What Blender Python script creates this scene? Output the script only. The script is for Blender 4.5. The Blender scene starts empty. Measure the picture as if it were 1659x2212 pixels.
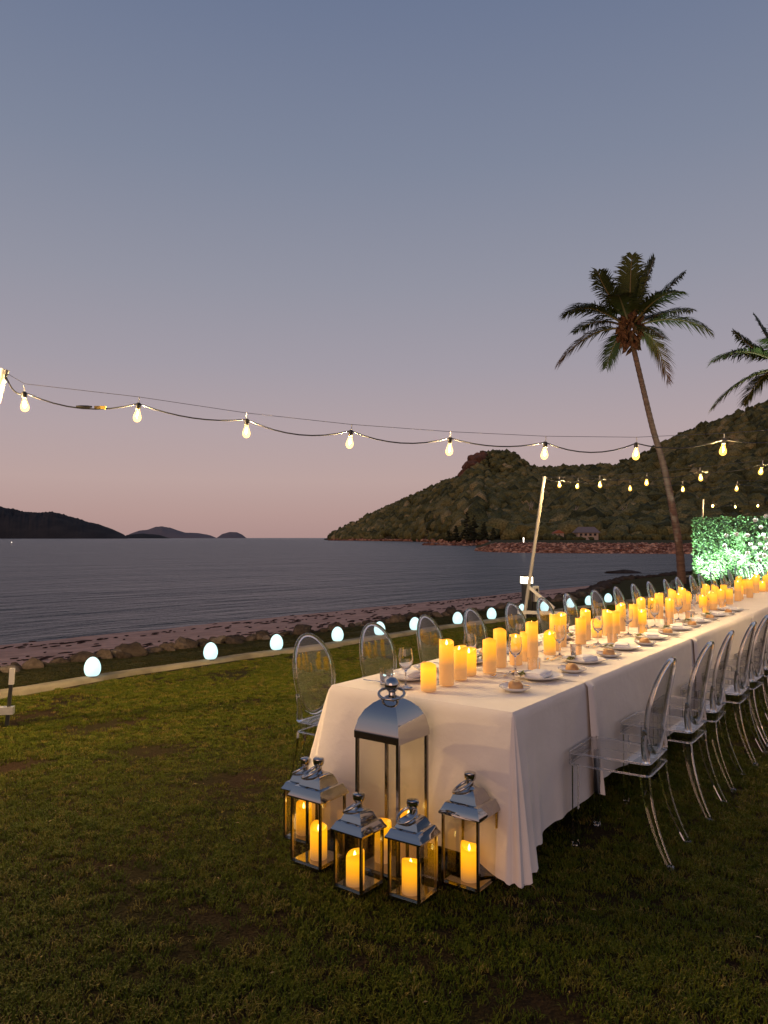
import bpy, math, random
import numpy as np
from mathutils import Vector, Matrix, noise as mnoise, Quaternion

random.seed(7)
np.random.seed(7)
R = math.radians
SC = bpy.context.scene
COL = SC.collection

# ------------------------------------------------------------------ camera
CAM_H = 1.54
FOC = 1620.0                      # focal length in pixels of a 1659 x 2212 picture
PITCH = math.atan(56 / FOC)
cam = bpy.data.cameras.new('camera')
cam.sensor_fit = 'VERTICAL'
cam.sensor_height = 24.0
cam.lens = 24.0 * FOC / 2212.0
cam.clip_start = 0.05
cam.clip_end = 90000
cam_o = bpy.data.objects.new('camera', cam)
COL.objects.link(cam_o)
cam_o.location = (0, 0, CAM_H)
cam_o.rotation_euler = (math.pi / 2 + PITCH, 0, 0)
SC.camera = cam_o

# ------------------------------------------------------------------ dusk sky
world = bpy.data.worlds.new('World')
SC.world = world
world.use_nodes = True
wn = world.node_tree
wn.nodes.clear()
w_out = wn.nodes.new('ShaderNodeOutputWorld')
w_bg = wn.nodes.new('ShaderNodeBackground')
w_tc = wn.nodes.new('ShaderNodeTexCoord')
w_sep = wn.nodes.new('ShaderNodeSeparateXYZ')
w_map = wn.nodes.new('ShaderNodeMapRange')
w_map.inputs['From Min'].default_value = -0.1
w_map.inputs['From Max'].default_value = 0.9
w_ramp = wn.nodes.new('ShaderNodeValToRGB')


def s2l(c):
    return tuple(((v / 255) / 12.92 if v / 255 <= 0.04045 else ((v / 255 + 0.055) / 1.055) ** 2.4) for v in c)


stops = [(-0.1, (152, 127, 125)), (0.0, (174, 143, 139)), (0.03, (182, 152, 147)), (0.075, (188, 163, 159)),
         (0.14, (179, 162, 165)), (0.22, (163, 156, 166)), (0.32, (147, 148, 162)), (0.45, (127, 135, 155)),
         (0.60, (107, 119, 146)), (0.9, (81, 98, 132))]
el = w_ramp.color_ramp.elements
while len(el) < len(stops):
    el.new(0.5)
for e, (z, c) in zip(el, stops):
    e.position = (z + 0.1) / 1.0
    e.color = (*s2l(c), 1)
wn.links.new(w_tc.outputs['Generated'], w_sep.inputs[0])
wn.links.new(w_sep.outputs['Z'], w_map.inputs['Value'])
wn.links.new(w_map.outputs[0], w_ramp.inputs[0])
wn.links.new(w_ramp.outputs[0], w_bg.inputs['Color'])
w_bg.inputs['Strength'].default_value = 1.0
wn.links.new(w_bg.outputs[0], w_out.inputs['Surface'])

# the low, soft afterglow of the sun that has just gone down behind the photographer
sun = bpy.data.lights.new('afterglow_sun', 'SUN')
sun.energy = 1.05
sun.angle = R(50)
sun.color = (1.0, 0.56, 0.35)
sun_o = bpy.data.objects.new('afterglow_sun', sun)
COL.objects.link(sun_o)
sun_o.rotation_euler = Vector((0.42, 0.89, -0.12)).to_track_quat('-Z', 'Y').to_euler()

SC.view_settings.view_transform = 'Standard'
SC.view_settings.look = 'None'
SC.view_settings.exposure = 0.0
SC.view_settings.gamma = 1.0
SC.view_settings.use_curve_mapping = False
SC.cycles.max_bounces = 14
SC.cycles.transmission_bounces = 14
SC.cycles.transparent_max_bounces = 24
SC.cycles.glossy_bounces = 6
SC.cycles.diffuse_bounces = 3
SC.cycles.caustics_reflective = False
SC.cycles.caustics_refractive = False
SC.cycles.sample_clamp_indirect = 4.0

# ------------------------------------------------------------------ helpers
_FW = Vector((0, math.cos(PITCH), math.sin(PITCH)))
_UP = Vector((0, -math.sin(PITCH), math.cos(PITCH)))
CAMP = Vector((0, 0, CAM_H))


def ray(px, py):
    return _FW + Vector((1, 0, 0)) * ((px - 829.5) / FOC) + _UP * ((1106 - py) / FOC)


def on_z(px, py, z):              # point of the horizontal plane z seen at a picture point
    d = ray(px, py)
    return CAMP + d * ((z - CAM_H) / d.z)


def on_y(px, py, y):              # point at depth y seen at a picture point
    d = ray(px, py)
    return CAMP + d * (y / d.y)


def tag(o, label=None, cat=None, group=None, kind=None):
    if label: o['label'] = label
    if cat: o['category'] = cat
    if group: o['group'] = group
    if kind: o['kind'] = kind
    return o


def empty(name, loc=(0, 0, 0), rz=0.0, parent=None):
    o = bpy.data.objects.new(name, None)
    o.empty_display_size = 0.1
    COL.objects.link(o)
    o.location = loc
    o.rotation_euler = (0, 0, rz)
    if parent: o.parent = parent
    return o


def link(name, me, parent=None, loc=None, rz=0.0):
    o = bpy.data.objects.new(name, me)
    COL.objects.link(o)
    if parent: o.parent = parent
    if loc is not None: o.location = loc
    if rz: o.rotation_euler = (0, 0, rz)
    return o


KIDS = {}


def copy_tree(o, loc=None, rz=None, parent=None):
    c = o.copy()
    COL.objects.link(c)
    if parent is not None: c.parent = parent
    for ch in o.children:
        copy_tree(ch, parent=c)
    if loc is not None: c.location = loc
    if rz is not None: c.rotation_euler = (0, 0, rz)
    return c


class MB:
    """collects vertices and faces of one mesh"""
    def __init__(s):
        s.v = []
        s.f = []

    def add(s, vs, fs):
        n = len(s.v)
        s.v += [tuple(v) for v in vs]
        s.f += [tuple(i + n for i in f) for f in fs]
        return s

    def box(s, c, d, rot=None, taper=1.0):
        x, y, z = d[0] / 2, d[1] / 2, d[2] / 2
        vs = []
        for sz, k in ((-1, 1.0), (1, taper)):
            for sx, sy in ((-1, -1), (1, -1), (1, 1), (-1, 1)):
                p = Vector((sx * x * k, sy * y * k, sz * z))
                if rot: p = rot @ p
                vs.append(p + Vector(c))
        return s.add(vs, [(3, 2, 1, 0), (4, 5, 6, 7), (0, 1, 5, 4), (1, 2, 6, 5), (2, 3, 7, 6), (3, 0, 4, 7)])

    def bar(s, a, b, w, h, up=(0, 0, 1)):
        a, b = Vector(a), Vector(b)
        d = (b - a)
        L = d.length
        d.normalize()
        u = Vector(up)
        x = d.cross(u)
        if x.length < 1e-4: x = d.cross(Vector((1, 0, 0)))
        x.normalize()
        u = x.cross(d)
        m = Matrix((x, d, u)).transposed()
        return s.box((a + b) / 2, (w, L, h), m)

    def tube(s, pts, rad, n=8, closed=False, caps=True, flat=1.0):
        pts = [Vector(p) for p in pts]
        if not hasattr(rad, '__len__'): rad = [rad] * len(pts)
        N = len(pts)
        vs, fs = [], []
        prev = None
        for i, p in enumerate(pts):
            if closed:
                t = pts[(i + 1) % N] - pts[i - 1]
            else:
                t = pts[min(i + 1, N - 1)] - pts[max(i - 1, 0)]
            t.normalize()
            if prev is None:
                a = Vector((0, 0, 1)) if abs(t.z) < 0.9 else Vector((1, 0, 0))
                x = t.cross(a).normalized()
            else:
                x = (prev - t * prev.dot(t)).normalized()
            prev = x
            y = t.cross(x)
            for k in range(n):
                an = 2 * math.pi * (k + 0.5) / n
                vs.append(p + x * (rad[i] * math.cos(an)) + y * (rad[i] * flat * math.sin(an)))
        m = N if closed else N - 1
        for i in range(m):
            j = (i + 1) % N
            for k in range(n):
                l = (k + 1) % n
                fs.append((i * n + k, i * n + l, j * n + l, j * n + k))
        if caps and not closed:
            fs.append(tuple(reversed(range(n))))
            fs.append(tuple((N - 1) * n + k for k in range(n)))
        return s.add(vs, fs)

    def lathe(s, prof, n=16, c=(0, 0, 0)):
        vs, fs = [], []
        c = Vector(c)
        rings = []
        for r, z in prof:
            if r < 1e-6:
                rings.append([len(vs)])
                vs.append(c + Vector((0, 0, z)))
            else:
                rings.append(list(range(len(vs), len(vs) + n)))
                for k in range(n):
                    a = 2 * math.pi * k / n
                    vs.append(c + Vector((r * math.cos(a), r * math.sin(a), z)))
        for A, B in zip(rings, rings[1:]):
            for k in range(n):
                l = (k + 1) % n
                if len(A) == 1 and len(B) == 1: continue
                if len(A) == 1: fs.append((A[0], B[l], B[k]))
                elif len(B) == 1: fs.append((A[k], A[l], B[0]))
                else: fs.append((A[k], A[l], B[l], B[k]))
        return s.add(vs, fs)

    def mesh(s, name, m, smooth=35):
        me = bpy.data.meshes.new(name)
        me.from_pydata(s.v, [], s.f)
        if smooth:
            me.polygons.foreach_set('use_smooth', [True] * len(me.polygons))
            if smooth < 180: me.set_sharp_from_angle(angle=R(smooth))
        if m: me.materials.append(m)
        me.update()
        return me

    def build(s, name, m, parent=None, loc=None, rz=0.0, smooth=35):
        return link(name, s.mesh(name, m, smooth), parent, loc, rz)


def np_mesh(name, V, F, m, smooth=False, attr=None):
    """big triangle or quad mesh from numpy arrays"""
    V = np.asarray(V, np.float32)
    F = np.asarray(F, np.int32)
    k = F.shape[1]
    me = bpy.data.meshes.new(name)
    me.vertices.add(len(V))
    me.vertices.foreach_set('co', V.ravel())
    me.loops.add(F.size)
    me.loops.foreach_set('vertex_index', F.ravel())
    me.polygons.add(len(F))
    me.polygons.foreach_set('loop_start', np.arange(0, F.size, k, dtype=np.int32))
    if smooth: me.polygons.foreach_set('use_smooth', np.ones(len(F), bool))
    if attr is not None:
        a = me.attributes.new('tint', 'FLOAT', 'POINT')
        a.data.foreach_set('value', np.asarray(attr, np.float32))
    if m: me.materials.append(m)
    me.update(calc_edges=True)
    me.validate()
    return me


def ico(sub):
    import bmesh
    bm = bmesh.new()
    bmesh.ops.create_icosphere(bm, subdivisions=sub, radius=1.0)
    V = np.array([v.co[:] for v in bm.verts], np.float32)
    F = np.array([[v.index for v in f.verts] for f in bm.faces], np.int32)
    bm.free()
    return V, F


def lerp_tab(tab, x):
    return float(np.interp(x, [t[0] for t in tab], [t[1] for t in tab]))


def smooth01(a, b, x):
    t = min(1, max(0, (x - a) / (b - a)))
    return t * t * (3 - 2 * t)


# ------------------------------------------------------------------ materials
def new_mat(name):
    m = bpy.data.materials.new(name)
    m.use_nodes = True
    nt = m.node_tree
    b = nt.nodes['Principled BSDF']
    return m, nt, b


def mat(name, col, rough=0.6, metal=0.0, col2=None, scale=8.0, detail=6.0, bump=0.0, bscale=None, bdist=0.01,
        stretch=None, spec=None, sss=0.0, thr=(0.35, 0.65)):
    m, nt, b = new_mat(name)
    b.inputs['Roughness'].default_value = rough
    b.inputs['Metallic'].default_value = metal
    if spec is not None: b.inputs['Specular IOR Level'].default_value = spec
    tc = nt.nodes.new('ShaderNodeTexCoord')
    vec = tc.outputs['Object']
    if stretch:
        mp = nt.nodes.new('ShaderNodeMapping')
        mp.inputs['Scale'].default_value = stretch
        nt.links.new(vec, mp.inputs[0])
        vec = mp.outputs[0]
    if col2 is not None:
        no = nt.nodes.new('ShaderNodeTexNoise')
        no.inputs['Scale'].default_value = scale
        no.inputs['Detail'].default_value = detail
        nt.links.new(vec, no.inputs['Vector'])
        mr = nt.nodes.new('ShaderNodeMapRange')
        mr.inputs['From Min'].default_value = thr[0]
        mr.inputs['From Max'].default_value = thr[1]
        nt.links.new(no.outputs[0], mr.inputs[0])
        mx = nt.nodes.new('ShaderNodeMix')
        mx.data_type = 'RGBA'
        mx.inputs[6].default_value = (*col, 1)
        mx.inputs[7].default_value = (*col2, 1)
        nt.links.new(mr.outputs[0], mx.inputs[0])
        nt.links.new(mx.outputs[2], b.inputs['Base Color'])
    else:
        b.inputs['Base Color'].default_value = (*col, 1)
    if bump:
        nb = nt.nodes.new('ShaderNodeTexNoise')
        nb.inputs['Scale'].default_value = bscale or scale * 4
        nb.inputs['Detail'].default_value = 6
        nt.links.new(vec, nb.inputs['Vector'])
        bp = nt.nodes.new('ShaderNodeBump')
        bp.inputs['Strength'].default_value = bump
        bp.inputs['Distance'].default_value = bdist
        nt.links.new(nb.outputs[0], bp.inputs['Height'])
        nt.links.new(bp.outputs[0], b.inputs['Normal'])
    return m


def emat(name, col, strength):
    m, nt, b = new_mat(name)
    b.inputs['Base Color'].default_value = (*[min(0.8, c) for c in col], 1)
    b.inputs['Emission Color'].default_value = (*col, 1)
    b.inputs['Emission Strength'].default_value = strength
    b.inputs['Roughness'].default_value = 0.4
    return m


def glass(name, col=(1, 1, 1), ior=1.5, rough=0.0):
    m, nt, b = new_mat(name)
    b.inputs['Base Color'].default_value = (*col, 1)
    b.inputs['Transmission Weight'].default_value = 1.0
    b.inputs['IOR'].default_value = ior
    b.inputs['Roughness'].default_value = rough
    return m


def thin_glass(name, tint=(1, 1, 1), gloss=1.0):
    """a thin flat pane: what is behind shows straight through, Fresnel reflection on top"""
    m, nt, b = new_mat(name)
    nt.nodes.remove(b)
    out = nt.nodes['Material Output']
    tr = nt.nodes.new('ShaderNodeBsdfTransparent')
    tr.inputs[0].default_value = (*tint, 1)
    gl = nt.nodes.new('ShaderNodeBsdfGlossy')
    gl.inputs['Roughness'].default_value = 0.02
    fr = nt.nodes.new('ShaderNodeLayerWeight')      # Schlick: 0.04 + 0.96 * facing ^ 5, the same from both sides
    fr.inputs['Blend'].default_value = 0.5
    pw = nt.nodes.new('ShaderNodeMath')
    pw.operation = 'POWER'
    pw.inputs[1].default_value = 5.0
    nt.links.new(fr.outputs['Facing'], pw.inputs[0])
    mul = nt.nodes.new('ShaderNodeMath')
    mul.operation = 'MULTIPLY_ADD'
    mul.inputs[1].default_value = 0.9
    mul.inputs[2].default_value = 0.035 * gloss
    mul.use_clamp = True
    nt.links.new(pw.outputs[0], mul.inputs[0])
    mx = nt.nodes.new('ShaderNodeMixShader')
    nt.links.new(mul.outputs[0], mx.inputs[0])
    nt.links.new(tr.outputs[0], mx.inputs[1])
    nt.links.new(gl.outputs[0], mx.inputs[2])
    nt.links.new(mx.outputs[0], out.inputs[0])
    return m


def tint_mat(name, c0, c1, rough=0.85, extra=None, trans=0.0):
    """colour that varies piece by piece through the 'tint' attribute of each piece"""
    m, nt, b = new_mat(name)
    b.inputs['Roughness'].default_value = rough
    b.inputs['Specular IOR Level'].default_value = 0.15
    at = nt.nodes.new('ShaderNodeAttribute')
    at.attribute_name = 'tint'
    rp = nt.nodes.new('ShaderNodeValToRGB')
    rp.color_ramp.elements[0].color = (*c0, 1)
    rp.color_ramp.elements[1].color = (*c1, 1)
    if extra:
        for p, c in extra:
            e = rp.color_ramp.elements.new(p)
            e.color = (*c, 1)
    nt.links.new(at.outputs['Fac'], rp.inputs[0])
    nt.links.new(rp.outputs[0], b.inputs['Base Color'])
    return m


M = {}
M['cloth'] = mat('white_linen', (0.80, 0.73, 0.67), 0.85, col2=(0.75, 0.68, 0.62), scale=3.0, bump=0.55, bscale=5, bdist=0.02, spec=0.2)
M['napkin'] = mat('napkin_linen', (0.74, 0.72, 0.74), 0.85, bump=0.2, bscale=60, spec=0.2)
M['china'] = mat('white_china', (0.80, 0.78, 0.74), 0.12)
M['steel'] = mat('polished_steel', (0.46, 0.45, 0.435), 0.045, 1.0, bump=0.05, bscale=14, bdist=0.004)
M['steel_dark'] = mat('steel_dark_reflection', (0.26, 0.24, 0.22), 0.2, 1.0)  # post steel darkened: the dark lawn it mirrors is put into its colour
M['cutlery'] = mat('cutlery_steel', (0.70, 0.69, 0.67), 0.14, 1.0)
M['acrylic'] = glass('clear_acrylic', (0.992, 0.992, 0.994), 1.47, 0.008)
M['acrylic_sheet'] = thin_glass('clear_acrylic_sheet', (0.97, 0.97, 0.975), 1.6)
M['glass'] = glass('drinking_glass', (0.99, 0.99, 0.99), 1.5)
M['pane'] = thin_glass('lantern_glass', (0.95, 0.94, 0.90), 1.3)
M['bread'] = mat('bread_crust', (0.42, 0.20, 0.07), 0.55, col2=(0.56, 0.33, 0.14), scale=22, bump=0.2, bscale=60, bdist=0.003)
M['butter'] = mat('butter', (0.75, 0.58, 0.22), 0.4)
M['herb'] = mat('salad_leaf', (0.10, 0.16, 0.03), 0.5, col2=(0.35, 0.25, 0.08), scale=60)
M['cable'] = mat('black_rubber', (0.012, 0.012, 0.012), 0.5)
M['wire'] = mat('steel_wire', (0.10, 0.10, 0.11), 0.4, 0.6)
M['tag'] = mat('yellow_tag', (0.45, 0.30, 0.04), 0.5)
M['pole'] = mat('pale_painted_pole', (0.42, 0.40, 0.35), 0.45, col2=(0.34, 0.32, 0.28), scale=6)
M['galv'] = mat('galvanised_steel', (0.52, 0.52, 0.50), 0.42, 0.6, col2=(0.42, 0.42, 0.41), scale=18)
M['dark_metal'] = mat('dark_paint', (0.025, 0.025, 0.022), 0.5)
M['grip'] = mat('pale_grip', (0.55, 0.52, 0.47), 0.6)
M['egg'] = emat('egg_lamp_glow', (0.60, 0.95, 0.97), 1.2)
M['egg'].node_tree.nodes['Principled BSDF'].inputs['Base Color'].default_value = (0.18, 0.22, 0.22, 1)
M['egg_base'] = mat('egg_lamp_base', (0.5, 0.52, 0.52), 0.4)
M['bollard_glow'] = emat('bollard_glow', (1.0, 0.86, 0.60), 7.0)
M['white_box'] = mat('pale_plastic', (0.55, 0.53, 0.48), 0.5)
M['flower'] = mat('white_rose_petal', (0.82, 0.78, 0.76), 0.6, sss=0.1)
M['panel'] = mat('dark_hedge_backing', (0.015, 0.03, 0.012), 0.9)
M['kerb'] = mat('concrete_kerb', (0.215, 0.19, 0.14), 0.85, col2=(0.13, 0.115, 0.085), scale=3.5, bump=0.3, bscale=30, bdist=0.01, spec=0.06)
M['sand'] = mat('beach_sand', (0.64, 0.38, 0.27), 0.95, col2=(0.46, 0.27, 0.19), scale=1.6, bump=0.9, bscale=5.0, bdist=0.12, spec=0.06)
M['bank'] = mat('grass_bank', (0.035, 0.034, 0.011), 0.95, col2=(0.055, 0.048, 0.018), scale=9, bump=0.9, bscale=38, bdist=0.04, spec=0.06)
M['soil'] = mat('lawn_soil', (0.018, 0.016, 0.005), 0.95, col2=(0.026, 0.015, 0.008), scale=1.7, bump=0.8, bscale=60, bdist=0.03, spec=0.06)
M['rock'] = mat('shore_rock', (0.062, 0.048, 0.040), 0.9, col2=(0.11, 0.085, 0.07), scale=2.2, bump=0.6, bscale=9, bdist=0.05, spec=0.06)
M['rock_dark'] = mat('dark_shore_rock', (0.034, 0.027, 0.024), 0.9, col2=(0.062, 0.049, 0.042), scale=2.5, bump=0.6, bscale=9, bdist=0.05, spec=0.06)
M['rock_pale'] = mat('pale_shore_rock', (0.15, 0.125, 0.105), 0.9, col2=(0.085, 0.07, 0.06), scale=2.4, bump=0.5, bscale=9, bdist=0.05, spec=0.06)
M['weed'] = mat('dry_seaweed', (0.035, 0.022, 0.02), 0.9, spec=0.06)
M['trunk'] = mat('palm_bark', (0.20, 0.125, 0.095), 0.9, col2=(0.12, 0.075, 0.058), scale=3, stretch=(1, 1, 6), bump=0.7, bscale=9, bdist=0.04, spec=0.06)
M['husk'] = mat('palm_husk', (0.17, 0.085, 0.045), 0.95, col2=(0.07, 0.035, 0.02), scale=9, bump=0.8, bscale=20, bdist=0.05, spec=0.06)
M['frond'] = tint_mat('palm_frond', (0.035, 0.050, 0.014), (0.20, 0.085, 0.04), 0.55, extra=[(0.45, (0.055, 0.060, 0.018)), (0.7, (0.12, 0.085, 0.03))])
M['rachis'] = mat('palm_rachis', (0.16, 0.12, 0.05), 0.6)
M['far_bark'] = mat('pale_dead_wood', (0.34, 0.27, 0.22), 0.9)
M['pine'] = tint_mat('pine_foliage', (0.016, 0.019, 0.008), (0.035, 0.036, 0.016))
M['forest'] = tint_mat('forest_canopy', (0.040, 0.043, 0.016), (0.34, 0.25, 0.115),
                       extra=[(0.35, (0.120, 0.112, 0.038)), (0.7, (0.21, 0.172, 0.066))])
M['hill'] = mat('hill_ground', (0.040, 0.032, 0.014), 0.95, col2=(0.07, 0.05, 0.025), scale=0.05, detail=8, spec=0.06)
M['cliff'] = mat('red_cliff', (0.20, 0.092, 0.058), 0.9, col2=(0.085, 0.045, 0.03), scale=0.12, detail=9, bump=1.0, bscale=0.3, bdist=2.0, spec=0.06)
M['far_rock'] = tint_mat('red_breakwater_rock', (0.13, 0.050, 0.030), (0.62, 0.33, 0.20))
M['far_lawn'] = mat('far_grass', (0.060, 0.058, 0.018), 0.95, col2=(0.08, 0.06, 0.025), scale=0.15, spec=0.06)
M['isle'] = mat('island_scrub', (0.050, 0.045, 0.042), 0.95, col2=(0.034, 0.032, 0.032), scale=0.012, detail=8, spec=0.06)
M['isle_far'] = mat('island_scrub_hazed', (0.17, 0.145, 0.15), 0.95, col2=(0.20, 0.16, 0.155), scale=0.004, detail=8, spec=0.06)  # distance haze put into the colour: paler and greyer than the near island
M['roof'] = mat('grey_roof_tile', (0.20, 0.165, 0.155), 0.8, spec=0.06)
M['roof_red'] = mat('red_roof_tile', (0.36, 0.13, 0.07), 0.8, spec=0.06)
M['house_wall'] = mat('rendered_wall', (0.40, 0.30, 0.23), 0.8, spec=0.06)
M['window'] = mat('dark_window', (0.02, 0.02, 0.022), 0.1)
M['lit_marker'] = emat('marker_glow', (1.0, 0.85, 0.7), 3.0)


def hedge_leaf_mat():
    m = tint_mat('hedge_leaf', (0.050, 0.095, 0.022), (0.24, 0.38, 0.20), 0.3, extra=[(0.8, (0.15, 0.28, 0.13))])
    return m


M['leaf'] = hedge_leaf_mat()


def candle_mat(name, lo, hi, peak):
    """LED pillar candle: ivory wax lit from inside by the flame near its top"""
    m, nt, b = new_mat(name)
    b.inputs['Base Color'].default_value = (0.42, 0.25, 0.10, 1)
    b.inputs['Roughness'].default_value = 0.45
    tc = nt.nodes.new('ShaderNodeTexCoord')
    sp = nt.nodes.new('ShaderNodeSeparateXYZ')
    nt.links.new(tc.outputs['Generated'], sp.inputs[0])
    rp = nt.nodes.new('ShaderNodeValToRGB')
    e = rp.color_ramp.elements
    e[0].position = lo
    e[0].color = (0.36, 0.155, 0.05, 1)
    e[1].position = 1.0
    e[1].color = (1.0 * peak, 0.34 * peak, 0, 1)
    a = e.new(hi)
    a.color = (1.15 * peak, 0.50 * peak, 0, 1)
    a = e.new((lo + hi) / 2)
    a.color = (0.85 * peak, 0.33 * peak, 0.004 * peak, 1)
    nt.links.new(sp.outputs['Z'], rp.inputs[0])
    nt.links.new(rp.outputs[0], b.inputs['Emission Color'])
    b.inputs['Emission Strength'].default_value = 1.0
    return m


M['candle_short'] = candle_mat('short_candle_wax', 0.05, 0.74, 1.4)
M['candle_mid'] = candle_mat('medium_candle_wax', 0.30, 0.84, 1.1)
M['candle_tall'] = candle_mat('tall_candle_wax', 0.45, 0.86, 1.1)
M['flame'] = emat('flame_tip', (1.0, 0.72, 0.20), 9.0)


def bulb_mat():
    m, nt, b = new_mat('bulb_envelope')
    nt.nodes.remove(b)
    out = nt.nodes['Material Output']
    tr = nt.nodes.new('ShaderNodeBsdfTransparent')
    em = nt.nodes.new('ShaderNodeEmission')
    em.inputs[0].default_value = (1.0, 0.56, 0.10, 1)
    em.inputs[1].default_value = 1.5
    ad = nt.nodes.new('ShaderNodeAddShader')
    nt.links.new(tr.outputs[0], ad.inputs[0])
    nt.links.new(em.outputs[0], ad.inputs[1])
    nt.links.new(ad.outputs[0], out.inputs[0])
    return m


M['bulb'] = bulb_mat()
M['filament'] = emat('bulb_filament', (1.0, 0.70, 0.22), 7.0)


def water_mat():
    m, nt, b = new_mat('sea_water')
    b.inputs['Base Color'].default_value = (0.022, 0.044, 0.052, 1)
    b.inputs['Roughness'].default_value = 0.28
    b.inputs['IOR'].default_value = 1.33
    tc = nt.nodes.new('ShaderNodeTexCoord')
    h = None
    for sc, st, rz, amp in ((0.45, (1.0, 4.0, 1), -48, 1.7), (1.7, (1.0, 2.6, 1), -40, 0.55), (5.5, (1, 1.8, 1), -55, 0.22), (0.06, (1, 3, 1), -42, 3.5)):
        mp = nt.nodes.new('ShaderNodeMapping')
        mp.vector_type = 'TEXTURE'
        mp.inputs['Rotation'].default_value = (0, 0, R(-rz))
        mp.inputs['Scale'].default_value = (st[1] / 2, 0.5, 1)
        nt.links.new(tc.outputs['Object'], mp.inputs[0])
        no = nt.nodes.new('ShaderNodeTexNoise')
        no.inputs['Scale'].default_value = sc
        no.inputs['Detail'].default_value = 3
        nt.links.new(mp.outputs[0], no.inputs['Vector'])
        mu = nt.nodes.new('ShaderNodeMath')
        mu.operation = 'MULTIPLY'
        mu.inputs[1].default_value = amp
        nt.links.new(no.outputs[0], mu.inputs[0])
        if h is None:
            h = mu.outputs[0]
        else:
            ad = nt.nodes.new('ShaderNodeMath')
            nt.links.new(h, ad.inputs[0])
            nt.links.new(mu.outputs[0], ad.inputs[1])
            h = ad.outputs[0]
    bp = nt.nodes.new('ShaderNodeBump')
    bp.inputs['Strength'].default_value = 1.0
    bp.inputs['Distance'].default_value = 0.8
    nt.links.new(h, bp.inputs['Height'])
    nt.links.new(bp.outputs[0], b.inputs['Normal'])
    return m


M['water'] = water_mat()


def grass_mat(name, c0, c1, c2, c3):
    m, nt, b = new_mat(name)
    b.inputs['Roughness'].default_value = 0.6
    b.inputs['Specular IOR Level'].default_value = 0.08
    oi = nt.nodes.new('ShaderNodeObjectInfo')
    rp = nt.nodes.new('ShaderNodeValToRGB')
    e = rp.color_ramp.elements
    e[0].color = (*c0, 1)
    e[1].color = (*c3, 1)
    a = e.new(0.55)
    a.color = (*c1, 1)
    a = e.new(0.88)
    a.color = (*c2, 1)
    nt.links.new(oi.outputs['Random'], rp.inputs[0])
    nt.links.new(rp.outputs[0], b.inputs['Base Color'])
    return m


M['grass'] = grass_mat('grass_blade', (0.038, 0.056, 0.003), (0.074, 0.090, 0.004), (0.10, 0.090, 0.010), (0.19, 0.14, 0.035))
M['bank_grass'] = grass_mat('shaded_bank_grass_blade', (0.014, 0.018, 0.004), (0.024, 0.026, 0.006), (0.034, 0.030, 0.010), (0.07, 0.05, 0.02))  # darker blades: shade of the bank falling away from the bulbs, put into colour

def mottle(m, scale, lo, hi, bump, dist):
    """leaf clumps too small to model at this distance: finer colour and relief"""
    nt = m.node_tree
    b = nt.nodes['Principled BSDF']
    src = b.inputs['Base Color'].links[0].from_socket
    tc = nt.nodes.new('ShaderNodeTexCoord')
    no = nt.nodes.new('ShaderNodeTexNoise')
    no.inputs['Scale'].default_value = scale
    no.inputs['Detail'].default_value = 5
    nt.links.new(tc.outputs['Object'], no.inputs['Vector'])
    mr = nt.nodes.new('ShaderNodeMapRange')
    mr.inputs['From Min'].default_value = 0.35
    mr.inputs['From Max'].default_value = 0.68
    mr.inputs['To Min'].default_value = lo
    mr.inputs['To Max'].default_value = hi
    nt.links.new(no.outputs[0], mr.inputs[0])
    mx = nt.nodes.new('ShaderNodeMix')
    mx.data_type = 'RGBA'
    mx.blend_type = 'MULTIPLY'
    mx.inputs[0].default_value = 1.0
    nt.links.new(src, mx.inputs[6])
    nt.links.new(mr.outputs[0], mx.inputs[7])
    nt.links.new(mx.outputs[2], b.inputs['Base Color'])
    bp_ = nt.nodes.new('ShaderNodeBump')
    bp_.inputs['Strength'].default_value = bump
    bp_.inputs['Distance'].default_value = dist
    nt.links.new(no.outputs[0], bp_.inputs['Height'])
    nt.links.new(bp_.outputs[0], b.inputs['Normal'])


mottle(M['forest'], 1.2, 0.62, 1.5, 0.8, 1.2)
mottle(M['far_rock'], 1.6, 0.6, 1.5, 0.8, 0.5)

# ------------------------------------------------------------------ the ground and the water
K0 = Vector((-3.07, 8.1, 0))       # a point of the kerb
KW = Vector((0.668, 0.744, 0))     # along the kerb
KV = Vector((-0.744, 0.668, 0))    # towards the sea
WATER_Z = -1.8


def bend(a):                       # the kerb swings seaward beyond the white pole
    return 3.2 * smooth01(14, 27, a)


def sh(a, c, z=0.0):
    return K0 + KW * a + KV * c + Vector((0, 0, z))


def strip(name, c_list, z_fn, a_list, m, use_bend=True):
    mb = MB()
    n = len(c_list)
    for a in a_list:
        for c in c_list:
            cc = c + (bend(a) * smooth01(16, 4, c) if use_bend else 0)
            mb.v.append(tuple(sh(a, cc, z_fn(a, c))))
    for i in range(len(a_list) - 1):
        for j in range(n - 1):
            mb.f.append((i * n + j, (i + 1) * n + j, (i + 1) * n + j + 1, i * n + j + 1))
    return mb.build(name, m, smooth=180)


def kw(a):                         # the irregular inner edge of the kerb
    return 0.05 * math.sin(a * 1.3) + 0.035 * math.sin(a * 3.1 + 1) + 0.03 * mnoise.noise((a * 2.2, 0, 7))


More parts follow.
